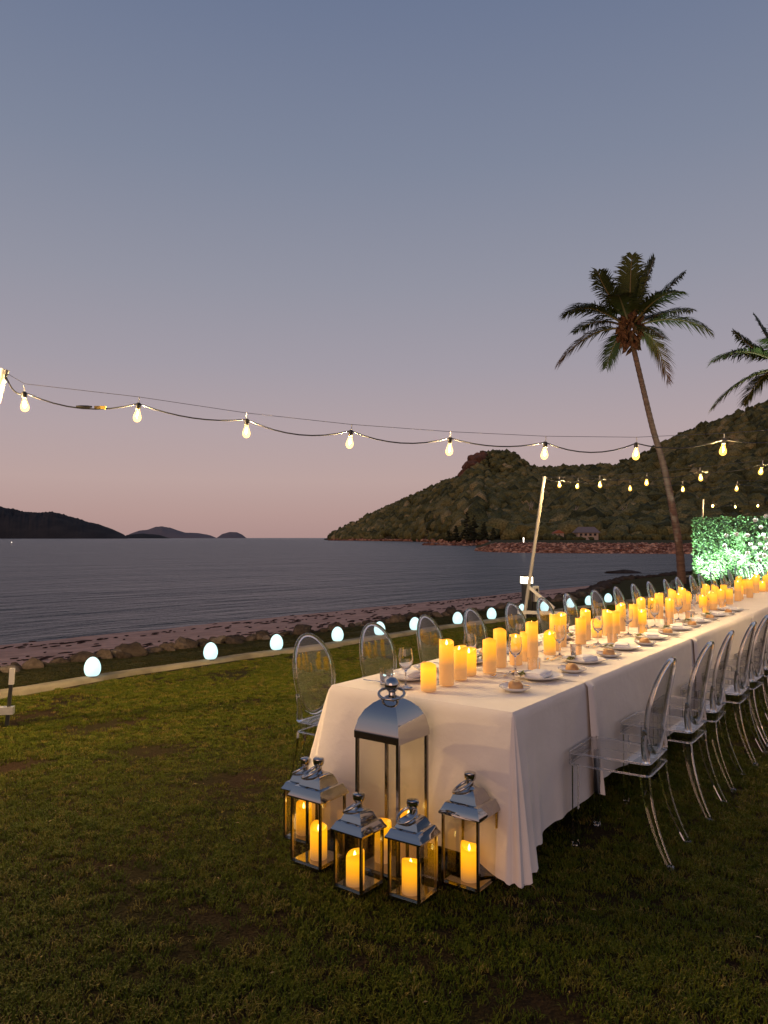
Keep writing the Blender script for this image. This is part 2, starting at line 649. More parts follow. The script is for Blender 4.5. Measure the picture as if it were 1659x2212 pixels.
A_NEAR = [-60, -30, -15] + list(np.arange(-10, 34, 0.35)) + [36, 40, 46, 55, 70, 100, 150]
o = strip('lawn', [-140, -60, -30, -18, -12, -9, -7, -5, -3.5, -2, -1, -0.4, 0.02], lambda a, c: 0.012 * mnoise.noise((a * .5, c * .5, 0)) if c > -9 else 0.0, A_NEAR, M['soil'])
tag(o, kind='structure')
mbk = MB()
for a in A_NEAR:
    b_ = bend(a)
    k = kw(a)
    for c, z in ((-0.03 + k, -0.1), (-0.02 + k, 0.035), (0.02 + k, 0.05), (0.13 + k * .6, 0.05), (0.16 + k * .6, 0.03), (0.17 + k * .6, -0.2)):
        mbk.v.append(tuple(sh(a, c + b_, z + 0.006 * mnoise.noise((a, c * 3, 3)))))
for i in range(len(A_NEAR) - 1):
    for j in range(5):
        mbk.f.append((i * 6 + j, (i + 1) * 6 + j, (i + 1) * 6 + j + 1, i * 6 + j + 1))
tag(mbk.build('kerb', M['kerb'], smooth=180), kind='structure')


def bank_z(a, c):
    return -0.01 - 0.17 * smooth01(0.3, 2.5, c) - 0.90 * smooth01(2.6, 4.6, c) + 0.02 * mnoise.noise((a * .9, c * .9, 5))


tag(strip('grass_bank', [0.15, 0.6, 1.0, 1.4, 1.8, 2.2, 2.6, 3.0, 3.6, 4.2, 4.8], bank_z, A_NEAR, M['bank']), kind='structure')


def beach_z(a, c):
    return -1.10 - 0.60 * ((c - 4.4) / 11.6) - 0.06 * max(0, c - 16) + 0.035 * mnoise.noise((a * .35, c * .8, 9)) + 0.02 * mnoise.noise((a * 1.4, c * 1.6, 2))


tag(strip('beach', [4.4, 5, 5.6, 6.2, 7, 8, 9, 10, 11, 12, 13, 14, 15, 16, 17, 18, 20, 26, 40, 70], beach_z, A_NEAR, M['sand']), kind='structure')

wm = MB()
wm.add([(-40000, -3000, WATER_Z), (60000, -3000, WATER_Z), (60000, 60000, WATER_Z), (-40000, 60000, WATER_Z)], [(0, 1, 2, 3)])
tag(wm.build('sea', M['water'], smooth=0), kind='structure')
sb = MB()
sb.add([(-40000, 60, -9), (60000, 60, -9), (60000, 59000, -9), (-40000, 59000, -9)], [(0, 1, 2, 3)])
tag(sb.build('sea_bed', M['sand'], smooth=0), kind='structure')

# ------------------------------------------------------------------ islands on the horizon
def island(name, prof, dist, depth, m, seed):
    """prof: skyline points (picture x, picture y); a real hill of that outline at its distance"""
    xs = np.arange(prof[0][0], prof[-1][0] + 0.1, 2.0)
    rows = 17
    mb = MB()
    for x in xs:
        y = lerp_tab(prof, x)
        h = (1162.5 - y) * dist / FOC + CAM_H
        h = max(h, WATER_Z - 2)
        for j in range(rows):
            t = j / (rows - 1)
            k = math.sin(math.pi * t) ** 0.8
            d = dist + (t - 0.5) * depth
            jit = mnoise.noise((x * 0.05, t * 9, seed)) * 0.12 + mnoise.noise((x * 0.2, t * 16, seed)) * 0.06
            z = (WATER_Z - 3) + (h - WATER_Z + 3) * k * (1 + jit * (0.35 if 6 < j < 10 else 1))
            mb.v.append(((x - 829.5) / FOC * d, d, z))
    for i in range(len(xs) - 1):
        for j in range(rows - 1):
            mb.f.append((i * rows + j, (i + 1) * rows + j, (i + 1) * rows + j + 1, i * rows + j + 1))
    return tag(mb.build(name, m, smooth=40), kind='structure')


island('island', [(-420, 1163), (-350, 1120), (-200, 1085), (-60, 1082), (0, 1094), (30, 1101), (62, 1108), (100, 1107), (120, 1108), (150, 1116), (185, 1126), (215, 1134), (245, 1144), (268, 1155), (277, 1164)], 3800, 900, M['isle'], 1)
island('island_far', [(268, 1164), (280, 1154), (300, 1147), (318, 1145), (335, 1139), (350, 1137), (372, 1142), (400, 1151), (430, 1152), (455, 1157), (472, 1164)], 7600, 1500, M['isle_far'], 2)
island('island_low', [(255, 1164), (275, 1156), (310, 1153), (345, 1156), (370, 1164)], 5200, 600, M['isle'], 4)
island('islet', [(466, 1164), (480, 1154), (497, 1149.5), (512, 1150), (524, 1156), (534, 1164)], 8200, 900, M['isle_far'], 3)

# ------------------------------------------------------------------ the wooded headland
SKY = [(700, 1164), (712, 1161), (730, 1150), (760, 1130), (800, 1110), (850, 1086), (900, 1063), (950, 1042), (1000, 1026),
       (1070, 1014), (1150, 1006), (1200, 1007), (1260, 1005), (1330, 1001), (1380, 986), (1420, 962), (1480, 932), (1540, 910),
       (1600, 887), (1659, 867), (1750, 838), (1900, 800), (2100, 800), (2400, 880), (2700, 1000), (3000, 1110)]
SHORE = [(700, 1010), (712, 1000), (800, 860), (900, 690), (960, 480), (1000, 385), (1050, 335), (1150, 322), (1300, 312), (2000, 300), (3000, 260)]
RIDGE = [(700, 1030), (712, 1040), (850, 1000), (1000, 800), (1200, 790), (1400, 690), (1659, 570), (2000, 520), (3000, 480)]
KNOB = [(985, 0), (1000, 4), (1012, 20), (1028, 38), (1046, 44), (1098, 40), (1118, 27), (1140, 8), (1158, 0)]


def hill_pt(x, s):
    d0, d1 = lerp_tab(SHORE, x), lerp_tab(RIDGE, x)
    d = d0 + (d1 - d0) * s
    top = (1162 - lerp_tab(SKY, x)) * d1 / FOC + CAM_H - 4.5 * smooth01(712, 780, x)
    z0 = 0.4 if x > 1040 else -1.2
    if s <= 1:
        z = z0 + (top - z0) * (0.25 * s + 0.75 * s * s * (1.5 - 0.5 * s)) if x > 1040 else z0 + (top - z0) * s ** 0.95
        g = mnoise.noise((x * 0.012, s * 1.6, 1.7)) * 0.10 + mnoise.noise((x * 0.03, s * 4, 4.2)) * 0.04
        z += (top - z0) * g * math.sin(math.pi * s)
        z += lerp_tab(KNOB, x) * d1 / FOC * smooth01(0.74, 0.97, s)
    else:
        z = top + lerp_tab(KNOB, x) * d1 / FOC * smooth01(1.25, 1.05, s) - (top - z0) * (s - 1) * 1.2
    return Vector(((x - 829.5) / FOC * d, d, z))


hx = list(np.arange(700, 1800, 9.0)) + list(np.arange(1800, 3001, 60.0))
hs = list(np.linspace(0, 1, 19)) + [1.08, 1.2, 1.4]
mb = MB()
for x in hx:
    for s in hs:
        mb.v.append(tuple(hill_pt(x, s)))
n = len(hs)
for i in range(len(hx) - 1):
    for j in range(n - 1):
        mb.f.append((i * n + j, (i + 1) * n + j, (i + 1) * n + j + 1, i * n + j + 1))
tag(mb.build('hillside', M['hill'], smooth=180), kind='structure')

# cliff face of the knob
def rock_blob(sub, seed, amp=0.35, freq=1.1, flatness=1.0):
    V, F = ico(sub)
    out = np.empty_like(V)
    for i, v in enumerate(V):
        p = Vector(v)
        k = 1 + amp * mnoise.noise(p * freq + Vector((seed * 7.3, 0, 0))) + amp * 0.5 * mnoise.noise(p * freq * 2.3 + Vector((0, seed * 3.1, 0)))
        # planar facets: pull in past a few cutting planes
        q = p * k
        for t in range(5):
            nrm = Vector((math.sin(seed * 3 + t * 2.1), math.cos(seed * 1.7 + t * 1.3), math.sin(t * 1.9 + seed))).normalized()
            over = q.dot(nrm) - 0.78
            if over > 0: q -= nrm * over * 0.8
        out[i] = q
    out[:, 2] *= flatness
    return out, F


mb = MB()
for (x, s, sx, sz, sd) in ((1010, 0.90, 12, 6, 1), (1019, 0.915, 13, 8, 2), (1030, 0.93, 13, 8, 3), (1041, 0.945, 11, 7, 4), (1007, 0.87, 10, 5, 5),
                           (1024, 0.89, 12, 6, 6), (1036, 0.91, 10, 6, 7), (1106, 0.975, 7, 4, 8), (1113, 0.97, 6, 4, 9)):
    V, F = rock_blob(3, sd, 0.4, 1.3)
    c = hill_pt(x, s)
    mb.add([Vector((v[0] * sx * .75, v[1] * sx * .75, v[2] * sz)) + c for v in V], F.tolist())
tag(mb.build('cliff', M['cliff'], smooth=0), kind='structure')

# forest canopy: several thousand crowns, each with its own shape, turn and colour
crowns = []
for sd in range(6):
    V, F = ico(2)
    W = np.empty_like(V)
    for i, v in enumerate(V):
        p = Vector(v)
        k = 1 + 0.42 * mnoise.noise(p * 1.6 + Vector((sd * 5.1, 1, 0))) + 0.38 * mnoise.noise(p * 4.1 + Vector((0, sd * 2.7, 3)))
        W[i] = p * k
    W[:, 2] *= 0.82
    crowns.append((W, F))
crowns1 = []
for sd in range(6):
    V, F = ico(1)
    W = V * (1 + np.random.uniform(-.32, .28, (len(V), 1)))
    W[:, 2] *= 0.85
    crowns1.append((W.astype(np.float32), F))


def forest(name, spots, m=None):
    VV, FF, TT = [], [], []
    n = 0
    for (p, r, tint) in spots:
        W, F = random.choice(crowns if p[1] < 430 and r > 2.2 else crowns1)
        a = random.uniform(0, 6.283)
        ca, sa = math.cos(a), math.sin(a)
        X = np.empty_like(W)
        X[:, 0] = (W[:, 0] * ca - W[:, 1] * sa) * r + p[0]
        X[:, 1] = (W[:, 0] * sa + W[:, 1] * ca) * r + p[1]
        X[:, 2] = W[:, 2] * r * random.uniform(0.8, 1.15) + p[2]
        VV.append(X)
        FF.append(F + n)
        TT.append(np.clip(np.full(len(W), tint) + np.random.uniform(-.10, .10, len(W)), 0, 1))
        n += len(W)
    me = np_mesh(name, np.concatenate(VV), np.concatenate(FF), m or M['forest'], False, np.concatenate(TT))
    return link(name, me)


spots = []
for k in range(15000):
    x = random.uniform(712, 1800)
    s = random.random() ** 0.8
    if s > 1.0: continue
    if 998 < x < 1040 and 0.86 < s and lerp_tab([(998, .95), (1040, .985)], x) > s: continue
    p = hill_pt(x, s)
    if x > 1180 and x < 1330 and s < 0.035: continue
    r = random.choice((1.3, 1.7, 2.0, 2.4, 2.8, 3.4, 4.4, 5.4)) * random.uniform(0.8, 1.2) * (0.85 if s > 0.85 else 1)
    if x < 780: r *= 0.75
    if s > 0.97: r = min(r, 3.2)
    tint = min(1, max(0, random.gauss(0.36, 0.17) + 0.28 * mnoise.noise((x * .016, s * 4, 8)) + 0.2 * mnoise.noise((x * .06, s * 12, 3))))
    if random.random() < 0.03: tint = random.uniform(0.75, 1)
    spots.append((p + Vector((0, 0, r * 0.55)), r, tint))
for x in np.arange(714, 1800, 3.0):          # an uneven tree line on the ridge
    p = hill_pt(x, 1.0)
    r = random.uniform(1.6, 3.4)
    if 1001 < x < 1040: r *= 0.5
    spots.append((p + Vector((0, 0, r * random.uniform(0.5, 1.3))), r, random.uniform(0.05, 0.3)))
tag(forest('forest_canopy', spots), kind='stuff')

# breakwater: red rock slope with a grass top
BW = [(1028, 190), (1060, 176), (1120, 168), (1200, 164), (1300, 161), (1400, 158), (1500, 155), (1700, 150), (2100, 142), (2600, 130)]
mb = MB()
bx = list(np.arange(1028, 1720, 8.0)) + [1800, 2000, 2300, 2600]
rowz = ((0, -2.6), (3.5, -1.3), (7, -0.35), (9, 0.05), (12, 0.15), (30, 0.5), (80, 0.7), (150, 0.75), (200, 0.7))
for x in bx:
    d = lerp_tab(BW, x)
    k = smooth01(1026, 1078, x)
    for dd, z in rowz:
        y = d + dd
        y2 = y if dd < 12 else d + 12 + (dd - 12) * (0.25 + 0.75 * smooth01(1026, 1090, x))
        mb.v.append(((x - 829.5) / FOC * y2, y2, -2.6 + (z + 2.6) * (0.45 + 0.55 * k)))
n = len(rowz)
for i in range(len(bx) - 1):
    for j in range(n - 1):
        mb.f.append((i * n + j, (i + 1) * n + j, (i + 1) * n + j + 1, i * n + j + 1))
tag(mb.build('breakwater', M['far_lawn'], smooth=60), kind='structure')


def rubble(name, pts, m):
    VV, FF, TT = [], [], []
    n = 0
    shapes = [rock_blob(1, q, 0.5, 1.3, 0.8) for q in range(8)]
    for (p, r) in pts:
        W, F = random.choice(shapes)
        a = random.uniform(0, 6.283)
        ca, sa = math.cos(a), math.sin(a)
        X = np.empty_like(W)
        X[:, 0] = (W[:, 0] * ca - W[:, 1] * sa) * r + p[0]
        X[:, 1] = (W[:, 0] * sa + W[:, 1] * ca) * r + p[1]
        X[:, 2] = W[:, 2] * r * 0.8 + p[2]
        VV.append(X)
        FF.append(F + n)
        TT.append(np.full(len(W), random.random() ** 1.6))
        n += len(W)
    return tag(link(name, np_mesh(name, np.concatenate(VV), np.concatenate(FF), m, False, np.concatenate(TT))), kind='stuff')


pts = []
for k in range(4600):
    x = 1030 + 720 * random.random() ** 1.05
    t = random.random()
    d = lerp_tab(BW, x) + t * 9.5
    kk = smooth01(1026, 1078, x)
    z = float(np.interp(t * 9.5, [0, 3.5, 7, 9, 12], [-2.6, -1.3, -0.35, 0.05, 0.15]))
    z = -2.6 + (z + 2.6) * (0.45 + 0.55 * kk)
    pts.append((((x - 829.5) / FOC * d, d, z), random.uniform(0.35, 0.85)))
rubble('breakwater_rubble', pts, M['far_rock'])
pts = []
for k in range(900):                          # rocks along the foot of the headland
    x = random.uniform(708, 1050)
    d = lerp_tab(SHORE, x) - random.uniform(-2, 8)
    pts.append((((x - 829.5) / FOC * d, d, WATER_Z + random.uniform(0, 1.6)), random.uniform(0.8, 2.2)))
for k in range(160):                          # low rock spit off the point
    x = 915 + 110 * random.random()
    d = 345 + random.uniform(-8, 12) - 0.12 * (x - 915)
    pts.append((((x - 829.5) / FOC * d, d, WATER_Z + random.uniform(-0.3, 0.5)), random.uniform(0.6, 1.5)))
rubble('headland_rocks', pts, M['far_rock'])

# shrubs on the flat behind the breakwater
spots = []
for k in range(150):
    x = random.uniform(1150, 1500)
    d = random.uniform(285, 306)
    r = random.uniform(0.9, 2.1)
    if 1236 < x < 1296: r *= 0.7
    spots.append((Vector(((x - 829.5) / FOC * d, d, 0.6 + r * .5)), r, random.uniform(0.05, 0.45)))
tag(forest('shrubbery', spots), kind='stuff')


def house(cx, y, w, dpt, ground, eave, ridge, rm, label, gable=False):
    t = tag(empty('house', ((cx - 829.5) / FOC * y, y, ground)), label, 'house')
    b = MB().box((0, 0, (eave - ground) / 2), (w * 0.84, dpt * 0.8, eave - ground))
    b.build('wall', M['house_wall'], t, smooth=0)
    r = MB()
    e, g = eave - ground, ridge - ground
    k = 0.0 if gable else 0.16 * w
    A = [(-w / 2, -dpt / 2, e), (w / 2, -dpt / 2, e), (w / 2, dpt / 2, e), (-w / 2, dpt / 2, e)]
    if gable:
        A += [(0, -dpt / 2, g), (0, dpt / 2, g)]
        r.add(A, [(0, 4, 5, 3), (1, 2, 5, 4), (0, 1, 4), (2, 3, 5), (3, 2, 1, 0)])
    else:
        A += [(-w / 2 + k, 0, g), (w / 2 - k, 0, g)]
        r.add(A, [(0, 1, 5, 4), (2, 3, 4, 5), (1, 2, 5), (3, 0, 4), (3, 2, 1, 0)])
    r.build('roof', rm, t, smooth=0)
    nwin = 4 if not gable else 1
    for i in range(nwin):
        wx = (i - (nwin - 1) / 2) * w * 0.19
        MB().box((wx, -dpt * 0.4 - 0.02, e - 0.75), (w * 0.1, 0.12, 0.9)).build('window', M['window'], t, smooth=0)
    return t


house(1266, 296, 9.6, 7, 0.7, 3.6, 5.9, M['roof'], 'low house with a wide grey hipped roof among trees across the bay')
house(1205, 300, 4.6, 5, 0.7, 3.4, 4.7, M['roof_red'], 'small house with a red gable roof left of the grey roofed house', True)

# dark hoop pines on the point
def pine(x, d, h, seed):
    random.seed(seed)
    t = tag(empty('pine_tree', ((x - 829.5) / FOC * d, d, -0.6)), None, 'tree', 'dark pines on the rocky point')
    MB().tube([(0, 0, 0), (0.15, 0, h * 0.5), (0, 0.1, h * 0.97)], [0.35, 0.22, 0.05], 6).build('trunk', M['rock_dark'], t)
    VV, FF, TT, n = [], [], [], 0
    V, F = ico(1)
    for k in range(46):
        u = random.uniform(0.16, 1.0)
        rad = (1 - u) * h * 0.26 + 0.25
        a = random.uniform(0, 6.283)
        rr = rad * random.uniform(0.2, 1)
        sc = np.array([random.uniform(.7, 1.25), random.uniform(.7, 1.25), random.uniform(.35, .6)]) * (0.5 + 0.9 * (1 - u))
        W = V * (1 + np.random.uniform(-.3, .3, (len(V), 1))) * sc + np.array([rr * math.cos(a), rr * math.sin(a), u * h - 0.25 * rr])
        VV.append(W); FF.append(F + n); n += len(W)
        TT.append(np.full(len(W), random.random()))
    link('crown', np_mesh('crown', np.concatenate(VV), np.concatenate(FF), M['pine'], False, np.concatenate(TT)), t)
    return t


PL = ['narrow dark pine at the seaward tip of the wooded point', 'tallest dark pine on the wooded point',
      'second tallest dark pine, standing close right of the tallest one', 'short broad dark pine between the taller pines of the point',
      'dark pine nearest the red breakwater tip', 'low dark pine behind the red breakwater tip', 'small dark pine at the foot of the hillside left of the point']
for i, (x, d, h) in enumerate(((985, 352, 8), (1008, 345, 14), (1024, 340, 12.5), (1016, 336, 8.5), (1046, 332, 9.5), (1066, 330, 6.5), (968, 380, 6))):
    pine(x, d, h, 40 + i)['label'] = PL[i]
random.seed(11)

# pale bare trees on the slope
def bare_tree(x, s, h, seed, label):
    rnd = random.Random(seed)
    t = tag(empty('bare_tree', hill_pt(x, s) + Vector((0, -4.5, 2.5))), label, 'tree', 'pale bare trees on the hillside')
    tips = [(0.25 * h * rnd.uniform(-.5, .5), 0, h * 0.55)]
    MB().tube([(0, 0, -2), (tips[0][0] * .4, 0, h * .3), tips[0]], [0.22, 0.18, 0.13], 5).build('trunk', M['far_bark'], t)
    for k in range(6):
        a = rnd.uniform(-1.0, 1.0)
        L = h * rnd.uniform(.3, .5)
        p0 = Vector(tips[0]) * rnd.uniform(.6, 1)
        p1 = p0 + Vector((math.sin(a) * L * .5, rnd.uniform(-.5, .5), math.cos(a) * L * .5))
        p2 = p1 + Vector((math.sin(a * .5) * L * .5, rnd.uniform(-.5, .5), math.cos(a * .5) * L * .5))
        MB().tube([p0, p1, p2], [0.11, 0.09, 0.04], 4).build('branch', M['far_bark'], t)


bare_tree(1050, 0.16, 9, 1, 'pale forked bare tree low on the slope, farthest toward the sea')
bare_tree(1140, 0.36, 11, 2, 'pale bare tree halfway up the slope left of the white pole')
bare_tree(1148, 0.35, 9, 3, 'shorter pale bare tree beside the bare tree left of the white pole')
bare_tree(1240, 0.24, 8, 4, 'pale crooked bare tree low on the slope above the houses')
bare_tree(1345, 0.30, 8, 5, 'pale bare tree on the slope right of the houses')

# small things across the bay
o = MB().lathe([(0, 0), (0.12, 0), (0.12, 0.6), (0.16, 0.62), (0.16, 1.1), (0, 1.15)], 8).build('marker_light', M['lit_marker'], None, (on_y(1131, 1168, 178)[0], 178, 0.5))
tag(o, 'tiny lit white marker post on the seaward end of the breakwater', 'marker light')
t = tag(empty('buoy', on_z(25, 1178, WATER_Z)), 'tiny white lit buoy far out on the water at the left', 'buoy')
MB().lathe([(0, -0.3), (0.5, -0.2), (0.5, 0.3), (0.15, 0.5), (0.1, 1.2), (0, 1.2)], 10).build('float', M['white_box'], t)
MB().lathe([(0, 1.2), (0.16, 1.2), (0.16, 1.5), (0, 1.55)], 8).build('lamp', M['lit_marker'], t)
V, F = rock_blob(2, 3, 0.4, 1.2, 0.4)
mb = MB().add([Vector((v[0] * 1.9, v[1] * 0.9, v[2] * 0.9)) for v in V], F.tolist())
tag(mb.build('shoal_rock', M['rock_dark'], None, on_z(1345, 1238, WATER_Z)), 'low dark rock breaking the water in the bay', 'rock')

# ------------------------------------------------------------------ rocks between the lawn and the beach
rock_meshes = []
for q in range(9):
    V, F = rock_blob(3, q + 20, 0.38, 1.15, 0.72)
    for nm in ('rock', 'rock_dark', 'rock_pale'):
        me = np_mesh('rock', V, F, M[nm], True)
        me.set_sharp_from_angle(angle=R(50))
        rock_meshes.append((nm, me))
by = {k: [m for n_, m in rock_meshes if n_ == k] for k in ('rock', 'rock_dark', 'rock_pale')}
def lamp_gap(px):                  # where along the row, told by the egg lamps in front
    xs = [215, 460, 614, 742, 836, 914, 1002, 1084, 1149, 1209, 1256, 1309, 1353]
    k_ = sum(1 for x in xs if x < px)
    return k_


LAMPN = ['nearest', 'second', 'third', 'fourth', 'fifth', 'sixth', 'seventh', 'eighth', 'ninth', 'tenth', 'eleventh', 'twelfth', 'farthest']
TH = ['first', 'second', 'third', 'fourth', 'fifth', 'sixth', 'seventh', 'eighth', 'ninth', 'tenth', 'eleventh', 'twelfth', 'thirteenth', 'fourteenth', 'fifteenth', 'sixteenth',
      'seventeenth', 'eighteenth', 'nineteenth', 'twentieth']
KNAME = {'rock': 'brown', 'rock_dark': 'dark', 'rock_pale': 'pale grey'}
a = -1.7
n_rocks = 0
rocks = []
while n_rocks < 297:
    step = random.uniform(0.12, 0.19) * (1 + max(0, a) * 0.02)
    for row in range(3):
        if random.random() < 0.12: continue
        c = 2.45 + row * 0.36 + random.uniform(-.15, .15) + bend(a)
        sz = random.choice((0.07, 0.09, 0.11, 0.13, 0.155)) * random.uniform(.85, 1.15)
        kd = random.choices(('rock', 'rock_dark', 'rock_pale'), (5, 6, 1.3))[0]
        if kd == 'rock_pale': sz *= 0.75
        zc = (-0.205, -0.29, -0.45)[row] + sz * 0.42
        aa = a + random.uniform(-.1, .1)
        ob = link('boulder', random.choice(by[kd]), None, sh(aa, c, zc))
        ob.scale = (sz * random.uniform(.95, 1.5), sz * random.uniform(.8, 1.2), sz * random.uniform(.8, 1.2))
        ob.rotation_euler = (random.uniform(-.4, .4), random.uniform(-.4, .4), random.uniform(0, 6.28))
        p = ob.location
        px = 829.5 + FOC * p.x / p.y
        rocks.append((lamp_gap(px), ('front', 'middle', 'back')[row], kd, px, ob))
        n_rocks += 1
    a += step
A_FAR = a
cnt = {}
for g_, row, kd, px, ob in sorted(rocks, key=lambda r_: r_[3]):
    key = (g_, row, kd)
    cnt[key] = cnt.get(key, 0) + 1
    nth = TH[min(cnt[key], 20) - 1]
    where = 'left of the nearest egg lamp' if g_ == 0 else f'past the {LAMPN[g_ - 1]} egg lamp'
    tag(ob, f'{nth} {KNAME[kd]} {row} row boulder {where}', 'rock', 'boulders along the beach')
VV, FF, n = [], [], 0
shp = [rock_blob(2, q + 40, 0.38, 1.15, 0.72) for q in range(6)]
a = A_FAR
while a < 42:                      # the row goes on, too small to tell apart
    for row in range(3):
        c = 2.45 + row * 0.36 + random.uniform(-.15, .15) + bend(a)
        sz = random.uniform(.08, .17)
        V, F = random.choice(shp)
        p = sh(a + random.uniform(-.1, .1), c, (-0.205, -0.29, -0.45)[row] + sz * .42)
        VV.append(V * np.array([sz * random.uniform(.95, 1.5), sz, sz]) + np.array(p[:]))
        FF.append(F + n)
        n += len(V)
    a += random.uniform(.16, .26)
me = np_mesh('rock_row', np.concatenate(VV), np.concatenate(FF), M['rock_dark'], True)
me.set_sharp_from_angle(angle=R(50))
tag(link('rock_row', me), kind='stuff')
# drift weed on the sand
VV, FF, TT, n = [], [], [], 0
V, F = ico(1)
for k in range(700):
    a = random.uniform(-9, 34)
    c = random.choice((random.gauss(14.6, .5), random.gauss(11, .5), random.uniform(5.5, 15)))
    if c < 5: continue
    p = sh(a, c + bend(a) * smooth01(16, 4, c), beach_z(a, c) + 0.02)
    L = random.uniform(0.03, 0.11)
    an = math.atan2(KW.y, KW.x) + random.uniform(-.25, .25)
    W = V * (1 + np.random.uniform(-.35, .35, (len(V), 1))) * np.array([L * random.uniform(1, 2.6), L * .35, 0.02])
    X = np.stack([W[:, 0] * math.cos(an) - W[:, 1] * math.sin(an), W[:, 0] * math.sin(an) + W[:, 1] * math.cos(an), W[:, 2]], 1) + np.array(p[:])
    VV.append(X); FF.append(F + n); n += len(X)
    TT.append(np.zeros(len(X)))
tag(link('seaweed', np_mesh('seaweed', np.concatenate(VV), np.concatenate(FF), M['weed'], True, np.concatenate(TT))), kind='stuff')

# ------------------------------------------------------------------ palms
def frond_mesh(base, mid, end, tint0, tint1, width, seed):
    """one coconut frond: a bowed midrib with two rows of narrow drooping leaflets"""
    rnd = random.Random(seed)
    base, mid, end = Vector(base), Vector(mid), Vector(end)
    ctrl = mid * 2 - (base + end) * 0.5

    def P(u): return base * (1 - u) ** 2 + ctrl * (2 * u * (1 - u)) + end * u * u
    def T(u): return ((ctrl - base) * (2 * (1 - u)) + (end - ctrl) * (2 * u)).normalized()
    rach = MB().tube([P(u) for u in np.linspace(0, 1, 12)], list(np.linspace(0.045, 0.006, 12)), 5)
    VV, FF, TT = [], [], []
    N = 72
    side0 = T(0.3).cross(Vector((0, 0, 1)))
    if side0.length < 0.25: side0 = T(0.3).cross(Vector((0.3, 1, 0)))
    side0.normalize()
    for i in range(N):
        u = 0.13 + 0.87 * (i + rnd.uniform(-.3, .3)) / N
        u = min(u, 1.0)
        p, tg = P(u), T(u)
        sd = (side0 - tg * side0.dot(tg)).normalized()
        nrm = sd.cross(tg)
        if nrm.z < 0: nrm = -nrm
        L = width * (math.sin(math.pi * (0.16 + 0.80 * u)) ** 0.7) * rnd.uniform(.75, 1.15)
        for sg in (-1, 1):
            if rnd.random() < 0.10: continue
            d = (sd * sg * 0.80 + tg * (0.45 + 0.5 * u) + nrm * 0.22).normalized()
            droop = Vector((0, 0, -1)) * L * rnd.uniform(.22, .6)
            w = 0.025
            wv = tg * w
            p1 = p + d * L * 0.5 + droop * 0.18
            p2 = p + d * L * 0.92 + droop * rnd.uniform(.75, 1)
            k = len(VV)
            VV += [p - wv * .6, p + wv * .6, p1 - wv, p1 + wv, p2]
            FF += [(k, k + 1, k + 3), (k, k + 3, k + 2), (k + 2, k + 3, k + 4)]
            tv = tint0 + (tint1 - tint0) * u + rnd.uniform(-.08, .08)
            TT += [min(1, max(0, tv))] * 5
    return rach, VV, FF, TT


def palm(loc, trunk_pts, radii, crown, fronds, label, scale, seed):
    t = tag(empty('palm_tree', loc), label, 'palm tree')
    L = Vector(loc)
    pts, rad = [], []
    tp = [Vector(p) - L for p in trunk_pts]
    nseg = 110
    cum = np.linspace(0, len(tp) - 1, nseg)
    for i, q in enumerate(cum):
        j = min(int(q), len(tp) - 2)
        f = q - j
        p0 = tp[max(j - 1, 0)]; p1 = tp[j]; p2 = tp[j + 1]; p3 = tp[min(j + 2, len(tp) - 1)]
        pts.append(0.5 * ((2 * p1) + (p2 - p0) * f + (2 * p0 - 5 * p1 + 4 * p2 - p3) * f * f + (3 * p1 - p0 - 3 * p2 + p3) * f ** 3))
        rad.append(float(np.interp(q, range(len(tp)), radii)) * (1.0 + (0.055 if i % 2 else -0.03)))
    MB().tube(pts, rad, 12).build('trunk', M['trunk'], t, smooth=60)
    C = Vector(crown) - L
    hk = MB()
    rnd = random.Random(seed)
    V, F = ico(1)
    for k in range(60):
        a = rnd.uniform(0, 6.28)
        h = rnd.uniform(-.7, .45) * scale
        rr = (0.34 - 0.22 * abs(h / scale + 0.1)) * scale
        c = C + Vector((rr * math.cos(a), rr * math.sin(a), h))
        m = Quaternion((rnd.uniform(-1, 1), rnd.uniform(-1, 1), 0.2), 0.7).to_matrix()
        hk.add([m @ Vector((v[0] * .075, v[1] * .075, v[2] * .30)) * scale * rnd.uniform(.9, 1.1) + c for v in V], F.tolist())
    hk.build('husk', M['husk'], t, smooth=0)
    for i in range(7):
        a = rnd.uniform(0, 6.28)
        c = C + Vector((0.42 * math.cos(a), 0.42 * math.sin(a), rnd.uniform(-.35, -.05))) * scale
        MB().add([Vector((v[0] * .11, v[1] * .11, v[2] * .14)) * scale + c for v in V], F.tolist()).build('coconut', M['husk'], t, smooth=180)
    for i, (mid, end, t0, t1, w) in enumerate(fronds):
        b0 = Vector(mid).normalized() * 0.2 * scale
        rach, VV, FF, TT = frond_mesh(b0, Vector(mid), Vector(end), t0, t1, w, seed * 100 + i)
        fr = rach.build('frond', M['rachis'], t, loc=C, smooth=180)
        me = np_mesh('leaflets', np.array([v[:] for v in VV]), np.array(FF), M['frond'], False, TT)
        tag(link('leaflets', me, fr), kind='stuff')
    return t


